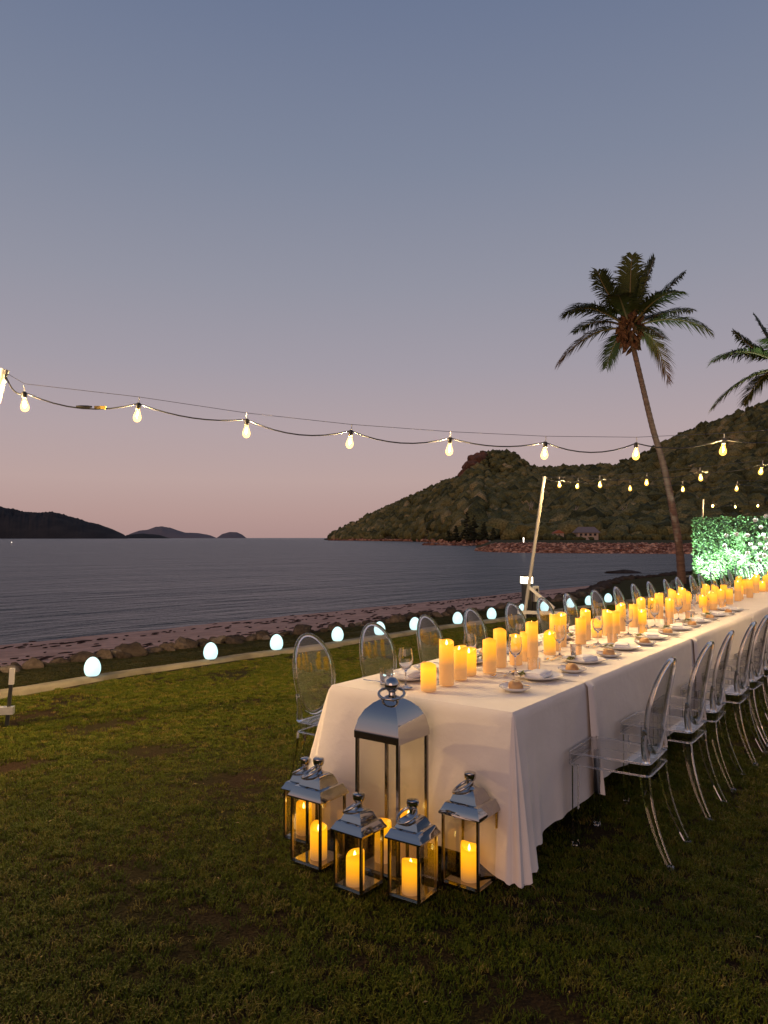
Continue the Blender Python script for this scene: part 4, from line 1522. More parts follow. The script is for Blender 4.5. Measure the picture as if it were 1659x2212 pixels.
# ------------------------------------------------------------------ clear chairs
def chair():
    """clear moulded chair with an oval back; local +Y is the front"""
    t = empty('chair')
    H, W_, D = 0.465, 0.38, 0.40
    th = 0.011
    sk = 0.062
    mb = MB()

    def ring(off, z, n_=None):
        pts = []
        for (cx, cy, a0) in ((W_ / 2 - .03, D / 2 - .03, 0), (-(W_ / 2 - .03), D / 2 - .03, 90), (-(W_ / 2 - .045), -(D / 2 - .03), 180), (W_ / 2 - .045, -(D / 2 - .03), 270)):
            for q in (0, 30, 60, 90):
                a = R(a0 + q)
                r = 0.03 - off
                pts.append((cx + r * math.cos(a), cy + r * math.sin(a), z))
        return pts
    rings = [ring(0.004, H), ring(0, H - .004), ring(0, H - sk), ring(th, H - sk), ring(th, H - th)]
    N = 16
    vs = [p for r_ in rings for p in r_]
    fs = [tuple(range(N))]
    for i in range(4):
        for k_ in range(N):
            l = (k_ + 1) % N
            fs.append((i * N + k_, (i + 1) * N + k_, (i + 1) * N + l, i * N + l))
    fs.append(tuple(4 * N + k_ for k_ in reversed(range(N))))
    mb.add(vs, fs)
    st = mb.build('seat', M['acrylic_sheet'], t, smooth=40)
    eg = MB()
    eg.tube(ring(0.002, H - .003), 0.0045, 6, closed=True)
    eg.tube(ring(0.002, H - sk + .003), 0.0045, 6, closed=True)
    eg.build('seat_edge', M['acrylic'], st, smooth=60)

    def by(z, x=0):                # lean and hollow of the back
        return -0.185 - 0.080 * max(0, (z - 0.45) / 0.49) ** 1.3 + 0.7 * x * x
    cz, ax, az = 0.715, 0.186, 0.236
    # panel
    mb = MB()
    n_, rr = 32, (0.0, 0.3, 0.6, 0.82, 0.925)
    for sgn in (1, -1):
        base = len(mb.v)
        mb.v.append((0, by(cz) + sgn * .004, cz))
        for r_ in rr[1:]:
            for k_ in range(n_):
                a = 2 * math.pi * k_ / n_
                x, z = ax * r_ * math.cos(a), cz + az * r_ * math.sin(a)
                mb.v.append((x, by(z, x) + sgn * .004, z))
        for k_ in range(n_):
            l = (k_ + 1) % n_
            f = (base, base + 1 + k_, base + 1 + l)
            mb.f.append(f if sgn < 0 else f[::-1])
            for q in range(3):
                f = (base + 1 + q * n_ + k_, base + 1 + (q + 1) * n_ + k_, base + 1 + (q + 1) * n_ + l, base + 1 + q * n_ + l)
                mb.f.append(f if sgn < 0 else f[::-1])
    A, B = 1 + 3 * n_, 1 + 4 * n_ + 1 + 3 * n_
    for k_ in range(n_):
        l = (k_ + 1) % n_
        mb.f.append((A + k_, A + l, B + l, B + k_))
    mb.build('backrest', M['acrylic_sheet'], t, smooth=40)
    # oval rim
    pts = []
    for k_ in range(40):
        a = 2 * math.pi * k_ / 40
        x, z = ax * .975 * math.cos(a), cz + az * .975 * math.sin(a)
        pts.append((x, by(z, x), z))
    MB().tube(pts, 0.0125, 8, closed=True).build('back_rim', M['acrylic'], t, smooth=60)
    for sx in (-1, 1):
        # stile from the rim to the rear of the seat
        q = [(sx * .183, by(.625, .183), .625), (sx * .175, by(.55, .17), .55), (sx * .163, -.182, .469)]
        MB().tube(q, [.012, .015, .019], 8).build('stile', M['acrylic'], t, smooth=60)
        fl = MB().bar((sx * .160, .170, 0.0), (sx * .162, .168, H - sk - .002), .028, .028, up=(0, 1, 0)).build('leg', M['acrylic'], t, smooth=20)
        MB().lathe([(0, -.002), (.013, -.002), (.016, .004), (.015, .014), (0, .016)], 8, (sx * .160, .170, .001)).build('foot', M['acrylic'], fl)
        pts = [(sx * (.155 + .020 * u * u), -.172 - .025 * u - .095 * u * u, (H - sk - .002) * (1 - u)) for u in np.linspace(0, 1, 9)]
        rl_ = MB().tube(pts, list(np.linspace(.029, .0145, 9)), 4).build('leg', M['acrylic'], t, smooth=60)
        MB().lathe([(0, -.002), (.013, -.002), (.017, .004), (.015, .014), (0, .016)], 8, (sx * .175, -.292, .001)).build('foot', M['acrylic'], rl_)
    return t


RZ_R = math.atan2(0.806, 0.592)    # chairs of the lawn side face the sea
RZ_L = RZ_R + math.pi
proto = chair()
rc = random.Random(21)
N_RIGHT, N_LEFT = 9, 23
for i in range(N_RIGHT):
    t = (0.70, 1.44, 2.03, 2.69, 3.28, 3.92, 4.58, 5.24, 5.9)[i]
    p = tpt(t, 0.250 + rc.uniform(-.012, .015), 0)
    rz = RZ_R + rc.uniform(-.08, .08)
    c = proto if i == 0 else copy_tree(proto)
    c.location, c.rotation_euler = p, (0, 0, rz)
    tag(c, ('nearest clear oval back chair in front, first on the lawn side of the table' if i == 0 else
            f'{ORD[i]} clear oval back chair from the near end, lawn side of the table'), 'chair', 'clear chairs along the lawn side')
for i in range(N_LEFT):
    t = 0.33 + 0.688 * i
    p = tpt(t + rc.uniform(-.02, .02), -TW - 0.235 + rc.uniform(-.02, .02), 0)
    c = copy_tree(proto, p, RZ_L + rc.uniform(-.07, .07))
    tag(c, ('clear oval back chair at the near left corner, first on the sea side' if i == 0 else
            f'{ORD[i]} clear oval back chair from the near end, sea side of the table'), 'chair', 'clear chairs along the sea side')

# ------------------------------------------------------------------ place settings
def plate_mesh(r):
    return MB().lathe([(0, .004), (r * .55, .004), (r * .66, .008), (r * .98, .019), (r, .021), (r * .985, .016), (r * .68, .002), (r * .55, 0), (0, 0)], 36).mesh('plate', M['china'], 60)


me_dinner = plate_mesh(0.135)
me_side = plate_mesh(0.082)
me_wine = MB().lathe([(0, .0), (.036, .0), (.037, .002), (.020, .005), (.006, .012), (.0038, .03), (.0038, .082), (.008, .090), (.026, .104), (.037, .128), (.0395, .150),
                      (.037, .178), (.0325, .205), (.0315, .205), (.0358, .178), (.0382, .150), (.0357, .129), (.025, .107), (.0, .097)], 24).mesh('wine_glass', M['glass'], 60)
me_tumb = MB().lathe([(0, 0), (.033, 0), (.0345, .003), (.0375, .085), (.0363, .085), (.0335, .012), (0, .010)], 24).mesh('tumbler', M['glass'], 60)


def napkin_mesh(seed):
    rnd = random.Random(seed)
    mb = MB()
    nx, ny = 10, 8
    for lay in range(2):
        b0 = len(mb.v)
        for j in range(ny + 1):
            for i in range(nx + 1):
                u, v = i / nx - .5, j / ny - .5
                x = u * (.155 - .02 * lay) + .006 * mnoise.noise((v * 3, lay, seed))
                y = v * (.105 - .016 * lay) + .008 * mnoise.noise((u * 3, lay + 5, seed))
                e = min(1, 6 * (0.5 - max(abs(u), abs(v))))
                z = .020 + .013 * lay + .007 * e + .006 * mnoise.noise((u * 4, v * 4, seed + lay)) * e
                mb.v.append((x, y, z))
        for j in range(ny):
            for i in range(nx):
                k_ = b0 + j * (nx + 1) + i
                mb.f.append((k_, k_ + 1, k_ + nx + 2, k_ + nx + 1))
        # sides down to the plate
        rim = [i for i in range(nx + 1)] + [j * (nx + 1) + nx for j in range(1, ny + 1)] + [ny * (nx + 1) + i for i in range(nx - 1, -1, -1)] + [j * (nx + 1) for j in range(ny - 1, 0, -1)]
        b1 = len(mb.v)
        for r_ in rim:
            x, y, z = mb.v[b0 + r_]
            mb.v.append((x * .97, y * .97, z - .014))
        for q in range(len(rim)):
            w_ = (q + 1) % len(rim)
            mb.f.append((b0 + rim[q], b1 + q, b1 + w_, b0 + rim[w_]))
    return mb.mesh('napkin', M['napkin'], 60)


me_nap = [napkin_mesh(s_) for s_ in (1, 2, 3)]


def roll_mesh(seed):
    V, F = ico(3)
    W = []
    for v in V:
        p = Vector(v)
        k_ = 1 + .10 * mnoise.noise(p * 1.4 + Vector((seed * 3, 0, 0)))
        cut = -.010 * math.exp(-(p.x * 4) ** 2) if p.z > .3 else 0
        W.append((p.x * .039 * k_, p.y * .034 * k_, max(p.z, -.55) * .032 * k_ + .0176 + cut))
    return MB().add(W, F.tolist()).mesh('bread_roll', M['bread'], 180)


me_roll = [roll_mesh(s_) for s_ in (1, 2, 3)]
me_butter = MB().lathe([(0, 0), (.015, 0), (.016, .006), (.012, .011), (0, .012)], 10).mesh('butter', M['butter'])


def blade_tool(L, w0, w1, kind):
    mb = MB()
    sec = []
    for i in range(13):
        u = i / 12
        y = -L / 2 + L * u
        if kind == 'knife':
            w = w0 if u < .45 else (w1 * (1 - max(0, (u - .88) / .12) ** 2 * .9))
            z = .0035
        elif kind == 'fork':
            w = np.interp(u, [0, .1, .5, .66, .75, 1], [w0 * .9, w0, .0035, .0045, w1, w1 * .9])
            z = float(np.interp(u, [0, .5, .7, .85, 1], [.003, .006, .012, .005, .011]))
        else:
            w = np.interp(u, [0, .1, .5, .66, .8, .93, 1], [w0 * .9, w0, .0035, .005, w1, w1 * .8, .002])
            z = float(np.interp(u, [0, .5, .66, .84, 1], [.003, .006, .010, .003, .009]))
        sec.append((w, y, z))
    vs = []
    for (w, y, z) in sec:
        vs += [(-w, y, z), (w, y, z), (w * .8, y, z + .0022), (-w * .8, y, z + .0022)]
    fs = [(3, 2, 1, 0), (48, 49, 50, 51)]
    for i in range(12):
        for k_ in range(4):
            l = (k_ + 1) % 4
            if kind == 'fork' and i >= 10 and False: continue
            fs.append((i * 4 + k_, i * 4 + l, (i + 1) * 4 + l, (i + 1) * 4 + k_))
    mb.add(vs, fs)
    return mb.mesh(kind, M['cutlery'], 40)


def fork_mesh(L):
    me_ = MB()
    w = .0042
    path = [(-L / 2, .003), (-L * .1, .006), (L * .12, .011), (L * .22, .008)]
    for (y0, z0), (y1, z1) in zip(path, path[1:]):
        me_.bar((0, y0, z0), (0, y1, z1), .009 if y0 < -L * .2 else .006, .0025)
    me_.bar((0, L * .21, .008), (0, L * .31, .005), .022, .0022)
    for k_ in (-1, -.34, .34, 1):
        me_.bar((k_ * .0093, L * .30, .005), (k_ * .0093, L * .5, .010), .0033, .002)
    return me_.mesh('fork', M['cutlery'], 30)


me_knife = blade_tool(.235, .0055, .010, 'knife')
me_bknife = blade_tool(.165, .005, .009, 'knife')
me_spoon = blade_tool(.18, .0055, .018, 'spoon')
me_fork = fork_mesh(.205)
me_sfork = fork_mesh(.17)

me_salad = MB()
for k_ in range(9):
    rr_ = random.Random(k_)
    c_ = Vector((rr_.uniform(-.03, .03), rr_.uniform(-.02, .02), .018 + rr_.random() * .01))
    d_ = Vector((rr_.uniform(-1, 1), rr_.uniform(-1, 1), rr_.uniform(.1, .6))).normalized() * .03
    s_ = d_.cross(Vector((0, 0, 1))).normalized() * .010
    me_salad.add([c_ - d_, c_ + s_ + Vector((0, 0, .004)), c_ + d_, c_ - s_ + Vector((0, 0, .004))], [(0, 1, 2, 3)])
me_salad = me_salad.mesh('salad', M['herb'], 0)


def put(me, name, O, rz, x, y, z, rot, lab, cat, grp):
    ca, sa = math.cos(rz), math.sin(rz)
    o = link(name, me, None, (O.x + x * ca - y * sa, O.y + x * sa + y * ca, z), rz + rot)
    return tag(o, lab, cat, grp)


ZT = TZ + 0.0075
rs = random.Random(33)


def setting(side, i, t, full=True):
    """one place: x to the diner's right, y from the table edge inwards"""
    right = side == 'lawn'
    O = tpt(t, 0.0, 0) if right else tpt(t, -TW, 0)
    rz = RZ_R if right else RZ_L
    at = f'at the {ORD[i]} {side} side place from the near end'
    j = lambda a=.008: rs.uniform(-a, a)
    gs = f' of the {side} side places'
    yp = 0.245 + j()
    px_ = j()
    put(me_dinner, 'dinner_plate', O, rz, px_, yp, ZT, 0, f'white plate under a napkin {at}', 'dinner plate', 'dinner plates' + gs)
    put(me_nap[rs.randrange(3)], 'napkin', O, rz, px_ + j(), yp + j() - .005, ZT + .002, rs.uniform(-.5, .5), f'folded pale napkin on the plate {at}', 'napkin', 'napkins' + gs)
    sx, sy = (-.385 if right else -.30) + j(), .185 + j(.015)
    put(me_side, 'side_plate', O, rz, sx, sy, ZT, 0, f'small bread plate with roll {at}', 'side plate', 'side plates' + gs)
    put(me_roll[rs.randrange(3)], 'bread_roll', O, rz, sx + j() - .005, sy + j(), ZT + .004, rs.uniform(0, 3), f'round brown bread roll {at}', 'bread roll', 'bread rolls' + gs)
    gx, gy = (.10, .445) if right else (.20, .375)
    put(me_wine, 'wine_glass', O, rz, gx + j(.02), gy + j(.02), ZT, 0, f'stemmed wine glass {at}', 'wine glass', 'wine glasses' + gs)
    gx, gy = (.12, .345) if right else (.21, .265)
    put(me_tumb, 'tumbler', O, rz, gx + j(.02), gy + j(.015), ZT, 0, f'clear water tumbler {at}', 'tumbler', 'tumblers' + gs)
    put(me_knife, 'knife', O, rz, .185 + j(), .20 + j(), ZT, rs.uniform(-.08, .08) + (0.0 if right else 0), f'knife right of the plate {at}', 'knife', 'table knives' + gs)
    put(me_fork, 'fork', O, rz, -.185 + j(), .205 + j(), ZT, rs.uniform(-.08, .08), f'fork left of the plate {at}', 'fork', 'table forks' + gs)
    if full:
        put(me_butter, 'butter_pat', O, rz, sx + .048, sy - .008 + j(.005), ZT + .006, 0, f'yellow butter beside the roll {at}', 'butter', 'butter pats' + gs)
        put(me_bknife, 'butter_knife', O, rz, sx + .052, sy + .02, ZT + .017, rs.uniform(-.25, .15), f'butter knife across bread plate {at}', 'butter knife', 'butter knives' + gs)
        put(me_spoon, 'spoon', O, rz, -.06 + j(.02), .455 + j(), ZT, math.pi / 2 + rs.uniform(-.2, .2), f'dessert spoon above the plate {at}', 'spoon', 'dessert spoons' + gs)
        put(me_sfork, 'dessert_fork', O, rz, -.03 + j(.02), .425 + j(), ZT, -math.pi / 2 + rs.uniform(-.2, .2), f'dessert fork above the plate {at}', 'fork', 'dessert forks' + gs)
        put(me_salad, 'salad_garnish', O, rz, px_ - .085, yp + .055, ZT + .004, rs.uniform(0, 6), f'green garnish on plate rim {at}', 'garnish', 'garnishes' + gs)


for i in range(8):
    setting('lawn', i, 0.81 + 0.69 * i, i < 7)
for i in range(19):
    setting('sea', i, 0.36 + 0.688 * i, i < 7)

# ------------------------------------------------------------------ pillar candles
def candle_mesh(r, h, seed):
    """wax pillar with a wavy, slanting melted rim and a dished top"""
    rnd = random.Random(seed)
    mb = MB()
    n_ = 28
    ph = rnd.uniform(0, 6.28)

    def rim(a): return h - 0.010 + 0.011 * math.cos(a - ph) + 0.004 * math.cos(2 * a + ph * 2) + .002 * math.cos(3 * a)
    rings = []
    for kind in range(7):
        row = []
        for k_ in range(n_):
            a = 2 * math.pi * k_ / n_
            zt = rim(a)
            if kind == 0: rr, z = r * .96, 0
            elif kind == 1: rr, z = r, .004
            elif kind == 2: rr, z = r, zt - .006
            elif kind == 3: rr, z = r * .965, zt
            elif kind == 4: rr, z = r * .86, zt - .003
            elif kind == 5: rr, z = r * .66, min(zt - .014, h - .026)
            else: rr, z = r * .25, h - .030
            row.append((rr * math.cos(a), rr * math.sin(a), z))
        rings.append(row)
    vs = [p for row in rings for p in row]
    fs = [tuple(reversed(range(n_)))]
    for q in range(6):
        for k_ in range(n_):
            l = (k_ + 1) % n_
            fs.append((q * n_ + k_, q * n_ + l, (q + 1) * n_ + l, (q + 1) * n_ + k_))
    fs.append(tuple(6 * n_ + k_ for k_ in range(n_)))
    return mb.add(vs, fs)


FLAME = [(0, 0), (.0045, .004), (.0062, .010), (.0048, .018), (.0018, .026), (0, .030)]
CND = {}
for nm, r_, h_, mt in (('short', .0405, .150, 'candle_short'), ('mid', .0395, .195, 'candle_mid'), ('tall', .0395, .245, 'candle_tall')):
    CND[nm] = [(candle_mesh(r_, h_, s_).mesh('wax', M[mt], 50), MB().lathe(FLAME, 8, (.003, 0, h_ - .031)).mesh('flame', M['flame'], 180)) for s_ in (1, 2, 3, 4, 5)]
rq = random.Random(9)


def candle(loc, kind, label, group):
    t = tag(empty('pillar_candle', loc, rq.uniform(0, 6.28)), label, 'candle', group)
    wx, fl = CND[kind][rq.randrange(5)]
    t.scale = (1, 1, rq.uniform(.94, 1.06))
    link('wax', wx, t)
    link('flame', fl, t)
    return t


CP = [(925.6, 1491, 'short'), (964.6, 1479, 'tall'), (993.3, 1467, 'mid'), (1014, 1457, 'short'), (1057.5, 1452.5, 'mid'), (1080, 1440, 'tall'), (1114.6, 1435, 'mid'),
      (1137, 1427, 'mid'), (1149, 1428, 'tall'), (1187.4, 1413, 'short'), (1199.8, 1404, 'tall'), (1212, 1396, 'tall'), (1254.7, 1390, 'mid'), (1265, 1381, 'tall'),
      (1288.6, 1376, 'short'), (1312.6, 1372, 'mid'), (1328.6, 1368, 'mid'), (1341, 1363, 'tall'), (1369, 1354, 'mid'), (1386.7, 1352.5, 'short'), (1385, 1346, 'tall'),
      (1409, 1336, 'mid'), (1424, 1336, 'tall'), (1446.5, 1336, 'mid'), (1452.6, 1325, 'tall'), (1466, 1324, 'mid'), (1474, 1321, 'tall')]
CLAB = ['short candle nearest the table end, behind the tall lantern', 'tallest candle of the group at the near end', 'medium candle right of the tallest near candle',
        'short candle peeking from behind the medium near candle']
done = []
for i, (px, py, kd) in enumerate(CP):
    p = on_z(px, py, ZT)
    done.append((p.x, p.y))
    lab = CLAB[i] if i < 4 else f'{kd if kd != "mid" else "medium"} lit pillar candle, {ORD[i] if i < 25 else "twenty-" + ORD[i - 20]} from the near end of the table'
    candle((p.x, p.y, ZT), kd, lab, 'pillar candles along the table centre')
last = max((Vector((x - TR.x, y - TR.y, 0)).dot(UT)) for x, y in done)
t = last + 0.16
NUM = {2: 'twenty', 3: 'thirty', 4: 'forty', 5: 'fifty', 6: 'sixty', 7: 'seventy', 8: 'eighty'}
TENS = {2: 'twentieth', 3: 'thirtieth', 4: 'fortieth', 5: 'fiftieth', 6: 'sixtieth', 7: 'seventieth', 8: 'eightieth'}


def ordinal(n_):
    if n_ < 20: return ORD[n_ - 1]
    return TENS[n_ // 10] if n_ % 10 == 0 else NUM[n_ // 10] + '-' + ORD[n_ % 10 - 1]


i = len(CP) + 1
while t < 13.4:
    kd = rq.choice(('short', 'mid', 'mid', 'tall', 'tall'))
    p = tpt(t, -TW / 2 + rq.uniform(-.13, .13), ZT)
    candle(p, kd, f'{kd if kd != "mid" else "medium"} lit pillar candle, {ordinal(i)} from the near end of the table', 'pillar candles along the table centre')
    i += 1
    t += rq.choice((.08, .11, .14, .19))

# ------------------------------------------------------------------ lanterns on the grass
def lantern(kind):
    """square glass lantern of polished steel: base, posts, panes, roof, neck, knob and ring"""
    w, h = {'small': (.157, .258), 'medium': (.186, .318), 'tall': (.245, .640)}[kind]
    t = empty('lantern')
    mb = MB().box((0, 0, .009), (w, w, .018)).box((0, 0, .0225), (w - .02, w - .02, .007))
    mb.build('base', M['steel'], t, smooth=0)
    pw = .011 if kind != 'tall' else .014
    for sx in (-1, 1):
        for sy in (-1, 1):
            MB().box((sx * (w / 2 - pw / 2), sy * (w / 2 - pw / 2), h / 2 + .009), (pw, pw, h - .018)).build('corner_post', M['steel_dark'], t, smooth=0)
    for k_ in range(4):
        m_ = Matrix.Rotation(k_ * math.pi / 2, 3, 'Z')
        MB().box(m_ @ Vector((0, w / 2 - .005, h / 2 + .009)), (w - 2 * pw, .002, h - .022), m_).build('glass_pane', M['pane'], t, smooth=0)
    mb = MB()
    e = w / 2 + (.010 if kind != 'tall' else .004)
    if kind == 'tall':
        prof = [(e - .004, h - .03), (e, h - .03), (e, h), (e - .003, h + .012), (e * .90, h + .055), (e * .72, h + .098), (e * .50, h + .126), (e * .33, h + .140), (e * .30, h + .142)]
    else:
        k_ = 1.0 if kind == 'small' else 1.22
        prof = [(e - .004, h - .002), (e, h - .002), (e, h + .005), (e * .90, h + .018 * k_), (e * .80, h + .036 * k_), (e * .765, h + .038 * k_), (e * .65, h + .041 * k_),
                (e * .60, h + .050 * k_), (e * .54, h + .064 * k_), (e * .45, h + .076 * k_), (e * .36, h + .082 * k_), (e * .34, h + .083 * k_)]
    vs, fs = [], []
    for r_, z in prof:
        vs += [(-r_, -r_, z), (r_, -r_, z), (r_, r_, z), (-r_, r_, z)]
    for i_ in range(len(prof) - 1):
        for k_ in range(4):
            l = (k_ + 1) % 4
            fs.append((i_ * 4 + k_, i_ * 4 + l, (i_ + 1) * 4 + l, (i_ + 1) * 4 + k_))
    fs.append(tuple((len(prof) - 1) * 4 + k_ for k_ in range(4)))
    fs.append((3, 2, 1, 0))
    mb.add(vs, fs)
    mb.build('roof', M['steel'], t, smooth=32)
    zt = prof[-1][1]
    if kind == 'tall':
        MB().lathe([(.040, zt - .002), (.036, zt + .010), (.018, zt + .018), (.016, zt + .030), (.020, zt + .034)], 20).build('neck', M['steel'], t)
        MB().lathe([(0, zt + .030)] + [(.036 * math.sin(a), zt + .064 - .036 * math.cos(a)) for a in np.linspace(.3, 2.9, 12)] + [(0, zt + .1)], 20).build('finial', M['steel'], t, smooth=180)
        rr_, zr, tilt = .060, zt + .034, 16
    else:
        MB().lathe([(.030, zt - .004), (.026, zt + .006), (.017, zt + .012), (.0155, zt + .036)], 18).build('neck', M['steel'], t)
        MB().lathe([(0, zt + .032), (.020, zt + .034), (.026, zt + .044), (.0275, zt + .058), (.026, zt + .066), (.022, zt + .069), (0, zt + .070)], 20).build('finial', M['steel'], t, smooth=40)
        rr_, zr, tilt = (.047 if kind == 'small' else .051), zt + .026, 33
    # ring handle passes through the neck and leans to one side
    off = rr_ - .012 if kind != 'tall' else .022
    m_ = Matrix.Rotation(R(tilt), 3, 'Y')
    pts = []
    for k_ in range(28):
        a = 2 * math.pi * k_ / 28
        pts.append(m_ @ Vector((rr_ * math.cos(a) + off, rr_ * math.sin(a), 0)) + Vector((0, 0, zr)))
    MB().tube(pts, .0066 if kind != 'tall' else .007, 8, closed=True).build('ring_handle', M['steel'], t, smooth=180)
    return t, w


LANT = {}
for kd in ('small', 'medium', 'tall'):
    LANT[kd] = lantern(kd)
LSPOT = [('medium', on_z(691.7, 1891.6, 0), 'medium steel lantern at the front left, overlapping the one behind it', 0.0),
         ('small', None, 'small rearmost steel lantern, half hidden behind the front left lantern', 0.04),
         ('small', on_z(781.6, 1946.6, 0), 'small steel lantern in front, between the front left and the nearest lantern', -0.02),
         ('small', on_z(903, 1967, 0), 'small steel lantern nearest the camera, front and centre of the group', 0.05),
         ('medium', on_z(1034, 1941, 0), 'medium steel lantern at the right, beside the front corner of the tablecloth', 0.0),
         ('tall', Vector((0.064, 3.37, 0)), 'tallest steel lantern with a domed roof and ball knob, against the tablecloth', 0.0)]
used = set()
for i, (kd, near, lab, dr) in enumerate(LSPOT):
    root, w = LANT[kd]
    if near is None:
        near = on_z(613, 1818, 0) + NT * (w * .98)
    c = near + (UT - NT) * (w / 2)
    o = root if kd not in used else copy_tree(root)
    used.add(kd)
    o.location = (c.x, c.y, 0.006)
    o.rotation_euler = (0, 0, math.atan2(NT.y, NT.x) + dr)
    for ch in o.children:
        if ch.name.startswith('ring_handle'): ch.rotation_euler = (0, 0, R((215, 190, 195, 240, 205, 300)[i]))
    tag(o, lab, 'lantern', 'steel lanterns on the grass')
    inner = 'short' if kd != 'tall' else 'mid'
    offs = {0: (.012, -.012), 1: (-.01, .0), 2: (.0, -.025), 3: (.005, -.02), 4: (.01, -.022), 5: (-.045, -.01)}[i]
    p = c + NT * offs[0] + UT * offs[1]
    candle((p.x, p.y, .033), 'short' if i != 5 else 'mid', 'short glowing candle inside the ' + ('front left lantern', 'rearmost left lantern', 'small lantern left of the nearest one', 'small lantern nearest the camera', 'right hand medium lantern', 'tallest lantern')[i], 'candles inside the lanterns')
    if i == 5:
        p = c + NT * .055 + UT * .05
        candle((p.x, p.y, .033), 'tall', 'taller second candle at the back inside the tallest lantern', 'candles inside the lanterns')

# dry clippings and bits of leaf lying in the turf
rl2 = random.Random(77)
VV, FF, TT = [], [], []
for k_ in range(260):
    y_ = 2.0 + 7.5 * rl2.random()
    x_ = rl2.uniform(-.53, .53) * y_
    rel = Vector((x_, y_, 0)) - K0
    if rel.dot(KV) > -0.1: continue
    a_ = rl2.uniform(0, 6.283)
    L, w_ = rl2.uniform(.006, .017), rl2.uniform(.0015, .004)
    c_, s_ = math.cos(a_), math.sin(a_)
    n0 = len(VV)
    z_ = rl2.uniform(.010, .018)
    VV += [(x_ - c_ * L, y_ - s_ * L, z_), (x_ - s_ * w_, y_ + c_ * w_, z_ + .005), (x_ + c_ * L, y_ + s_ * L, z_ + rl2.uniform(0, .008)), (x_ + s_ * w_, y_ - c_ * w_, z_ + .003)]
    FF += [(n0, n0 + 3, n0 + 1), (n0 + 1, n0 + 3, n0 + 2)]
    TT += [rl2.random()] * 4
M['clip'] = tint_mat('dry_clipping', (0.12, 0.085, 0.035), (0.28, 0.21, 0.10), 0.8)
tag(link('dry_clippings', np_mesh('dry_clippings', np.array(VV), np.array(FF), M['clip'], False, TT)), kind='stuff')

# ------------------------------------------------------------------ grass blades on the lawn
def grass_tuft(m):
    rg = random.Random(3)
    mb = MB()
    for k_ in range(26):
        a = rg.uniform(0, 6.283)
        r_ = .038 * math.sqrt(rg.random())
        x, y = r_ * math.cos(a), r_ * math.sin(a)
        b_ = rg.uniform(0, 6.283)
        L = rg.uniform(.006, .014)
        lean = rg.uniform(.6, 1.8) * L
        dx, dy = math.cos(b_), math.sin(b_)
        w = rg.uniform(.0013, .0024)
        px_, py_ = -dy * w, dx * w
        m_ = (x + dx * lean * .4, y + dy * lean * .4, L * .65)
        e = (x + dx * lean, y + dy * lean, L * rg.uniform(.75, 1.0))
        mb.add([(x - px_, y - py_, -.004), (x + px_, y + py_, -.004), (m_[0] + px_ * .8, m_[1] + py_ * .8, m_[2]), (m_[0] - px_ * .8, m_[1] - py_ * .8, m_[2]), e],
               [(0, 1, 2, 3), (3, 2, 4)])
    return mb.mesh('grass_tuft', m, 0)


cell = 0.12
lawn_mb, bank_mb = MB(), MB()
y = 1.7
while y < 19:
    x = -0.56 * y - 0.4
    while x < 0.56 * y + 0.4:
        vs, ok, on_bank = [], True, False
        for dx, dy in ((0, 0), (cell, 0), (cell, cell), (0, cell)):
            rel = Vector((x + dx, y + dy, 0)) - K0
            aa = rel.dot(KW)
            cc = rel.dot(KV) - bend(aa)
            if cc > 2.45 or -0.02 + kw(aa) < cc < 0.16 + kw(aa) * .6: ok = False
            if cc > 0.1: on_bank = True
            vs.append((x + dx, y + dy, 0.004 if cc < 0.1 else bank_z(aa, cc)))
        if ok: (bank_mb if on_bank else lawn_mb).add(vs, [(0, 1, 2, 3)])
        x += cell
    y += cell


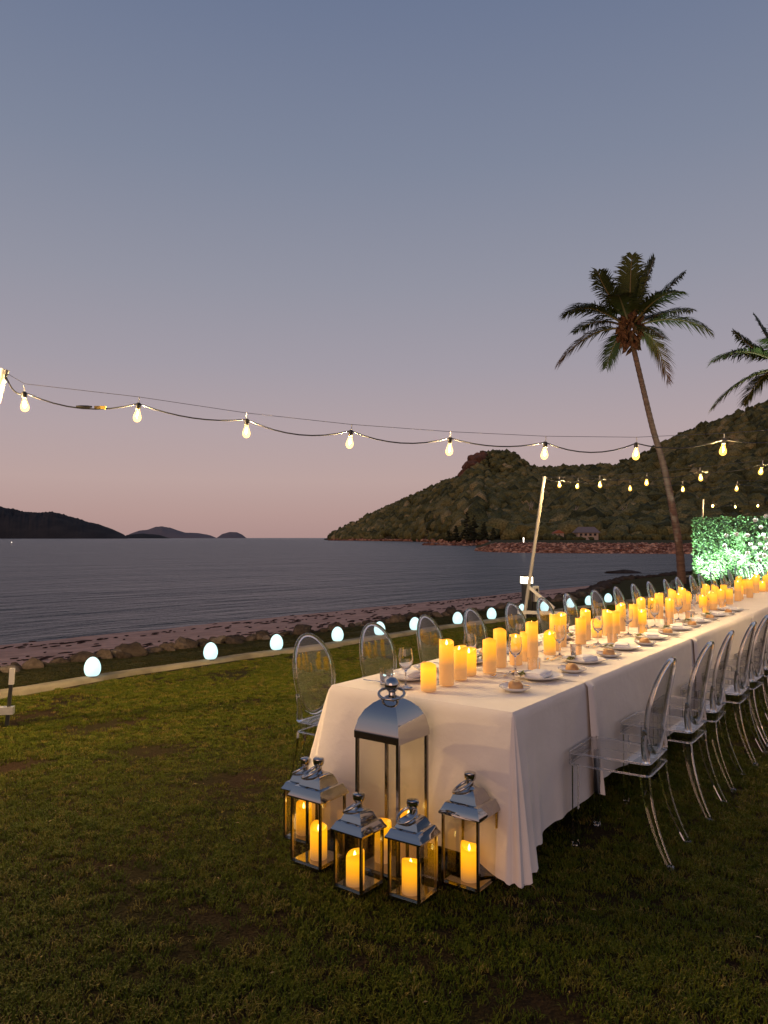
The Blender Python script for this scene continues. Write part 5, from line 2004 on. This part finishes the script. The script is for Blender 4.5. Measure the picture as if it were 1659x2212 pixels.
def scatter(name, mb, m):
    tuft = bpy.data.objects.new('grass_tuft', grass_tuft(m))     # source shape, never linked to the scene
    patch = tag(mb.build(name, m, None, smooth=0), kind='stuff')
    ng = bpy.data.node_groups.new('grass_scatter', 'GeometryNodeTree')
    ng.interface.new_socket('Geometry', in_out='INPUT', socket_type='NodeSocketGeometry')
    ng.interface.new_socket('Geometry', in_out='OUTPUT', socket_type='NodeSocketGeometry')
    N_ = ng.nodes
    gi, go = N_.new('NodeGroupInput'), N_.new('NodeGroupOutput')
    dp = N_.new('GeometryNodeDistributePointsOnFaces')
    ip = N_.new('GeometryNodeInstanceOnPoints')
    oi = N_.new('GeometryNodeObjectInfo')
    oi.inputs['Object'].default_value = tuft
    oi.inputs['As Instance'].default_value = True
    rv = N_.new('FunctionNodeRandomValue')
    rv.data_type = 'FLOAT_VECTOR'
    rv.inputs[0].default_value = (-.1, -.1, 0)
    rv.inputs[1].default_value = (.1, .1, 6.283)
    rsz = N_.new('FunctionNodeRandomValue')
    rsz.data_type = 'FLOAT'
    rsz.inputs[2].default_value = 0.65
    rsz.inputs[3].default_value = 1.35
    pos = N_.new('GeometryNodeInputPosition')
    nz = N_.new('ShaderNodeTexNoise')
    nz.inputs['Scale'].default_value = 1.5
    nz.inputs['Detail'].default_value = 5
    mr = N_.new('ShaderNodeMapRange')
    mr.inputs['From Min'].default_value = 0.385
    mr.inputs['From Max'].default_value = 0.50
    mr.inputs['To Min'].default_value = 20
    mr.inputs['To Max'].default_value = 900
    L_ = ng.links.new
    L_(gi.outputs[0], dp.inputs['Mesh'])
    L_(pos.outputs[0], nz.inputs['Vector'])
    L_(nz.outputs[0], mr.inputs['Value'])
    L_(mr.outputs[0], dp.inputs['Density'])
    L_(dp.outputs['Points'], ip.inputs['Points'])
    L_(oi.outputs['Geometry'], ip.inputs['Instance'])
    L_(rv.outputs[0], ip.inputs['Rotation'])
    L_(rsz.outputs[1], ip.inputs['Scale'])
    L_(ip.outputs[0], go.inputs[0])
    md = patch.modifiers.new('grass_scatter', 'NODES')
    md.node_group = ng


scatter('grass', lawn_mb, M['grass'])
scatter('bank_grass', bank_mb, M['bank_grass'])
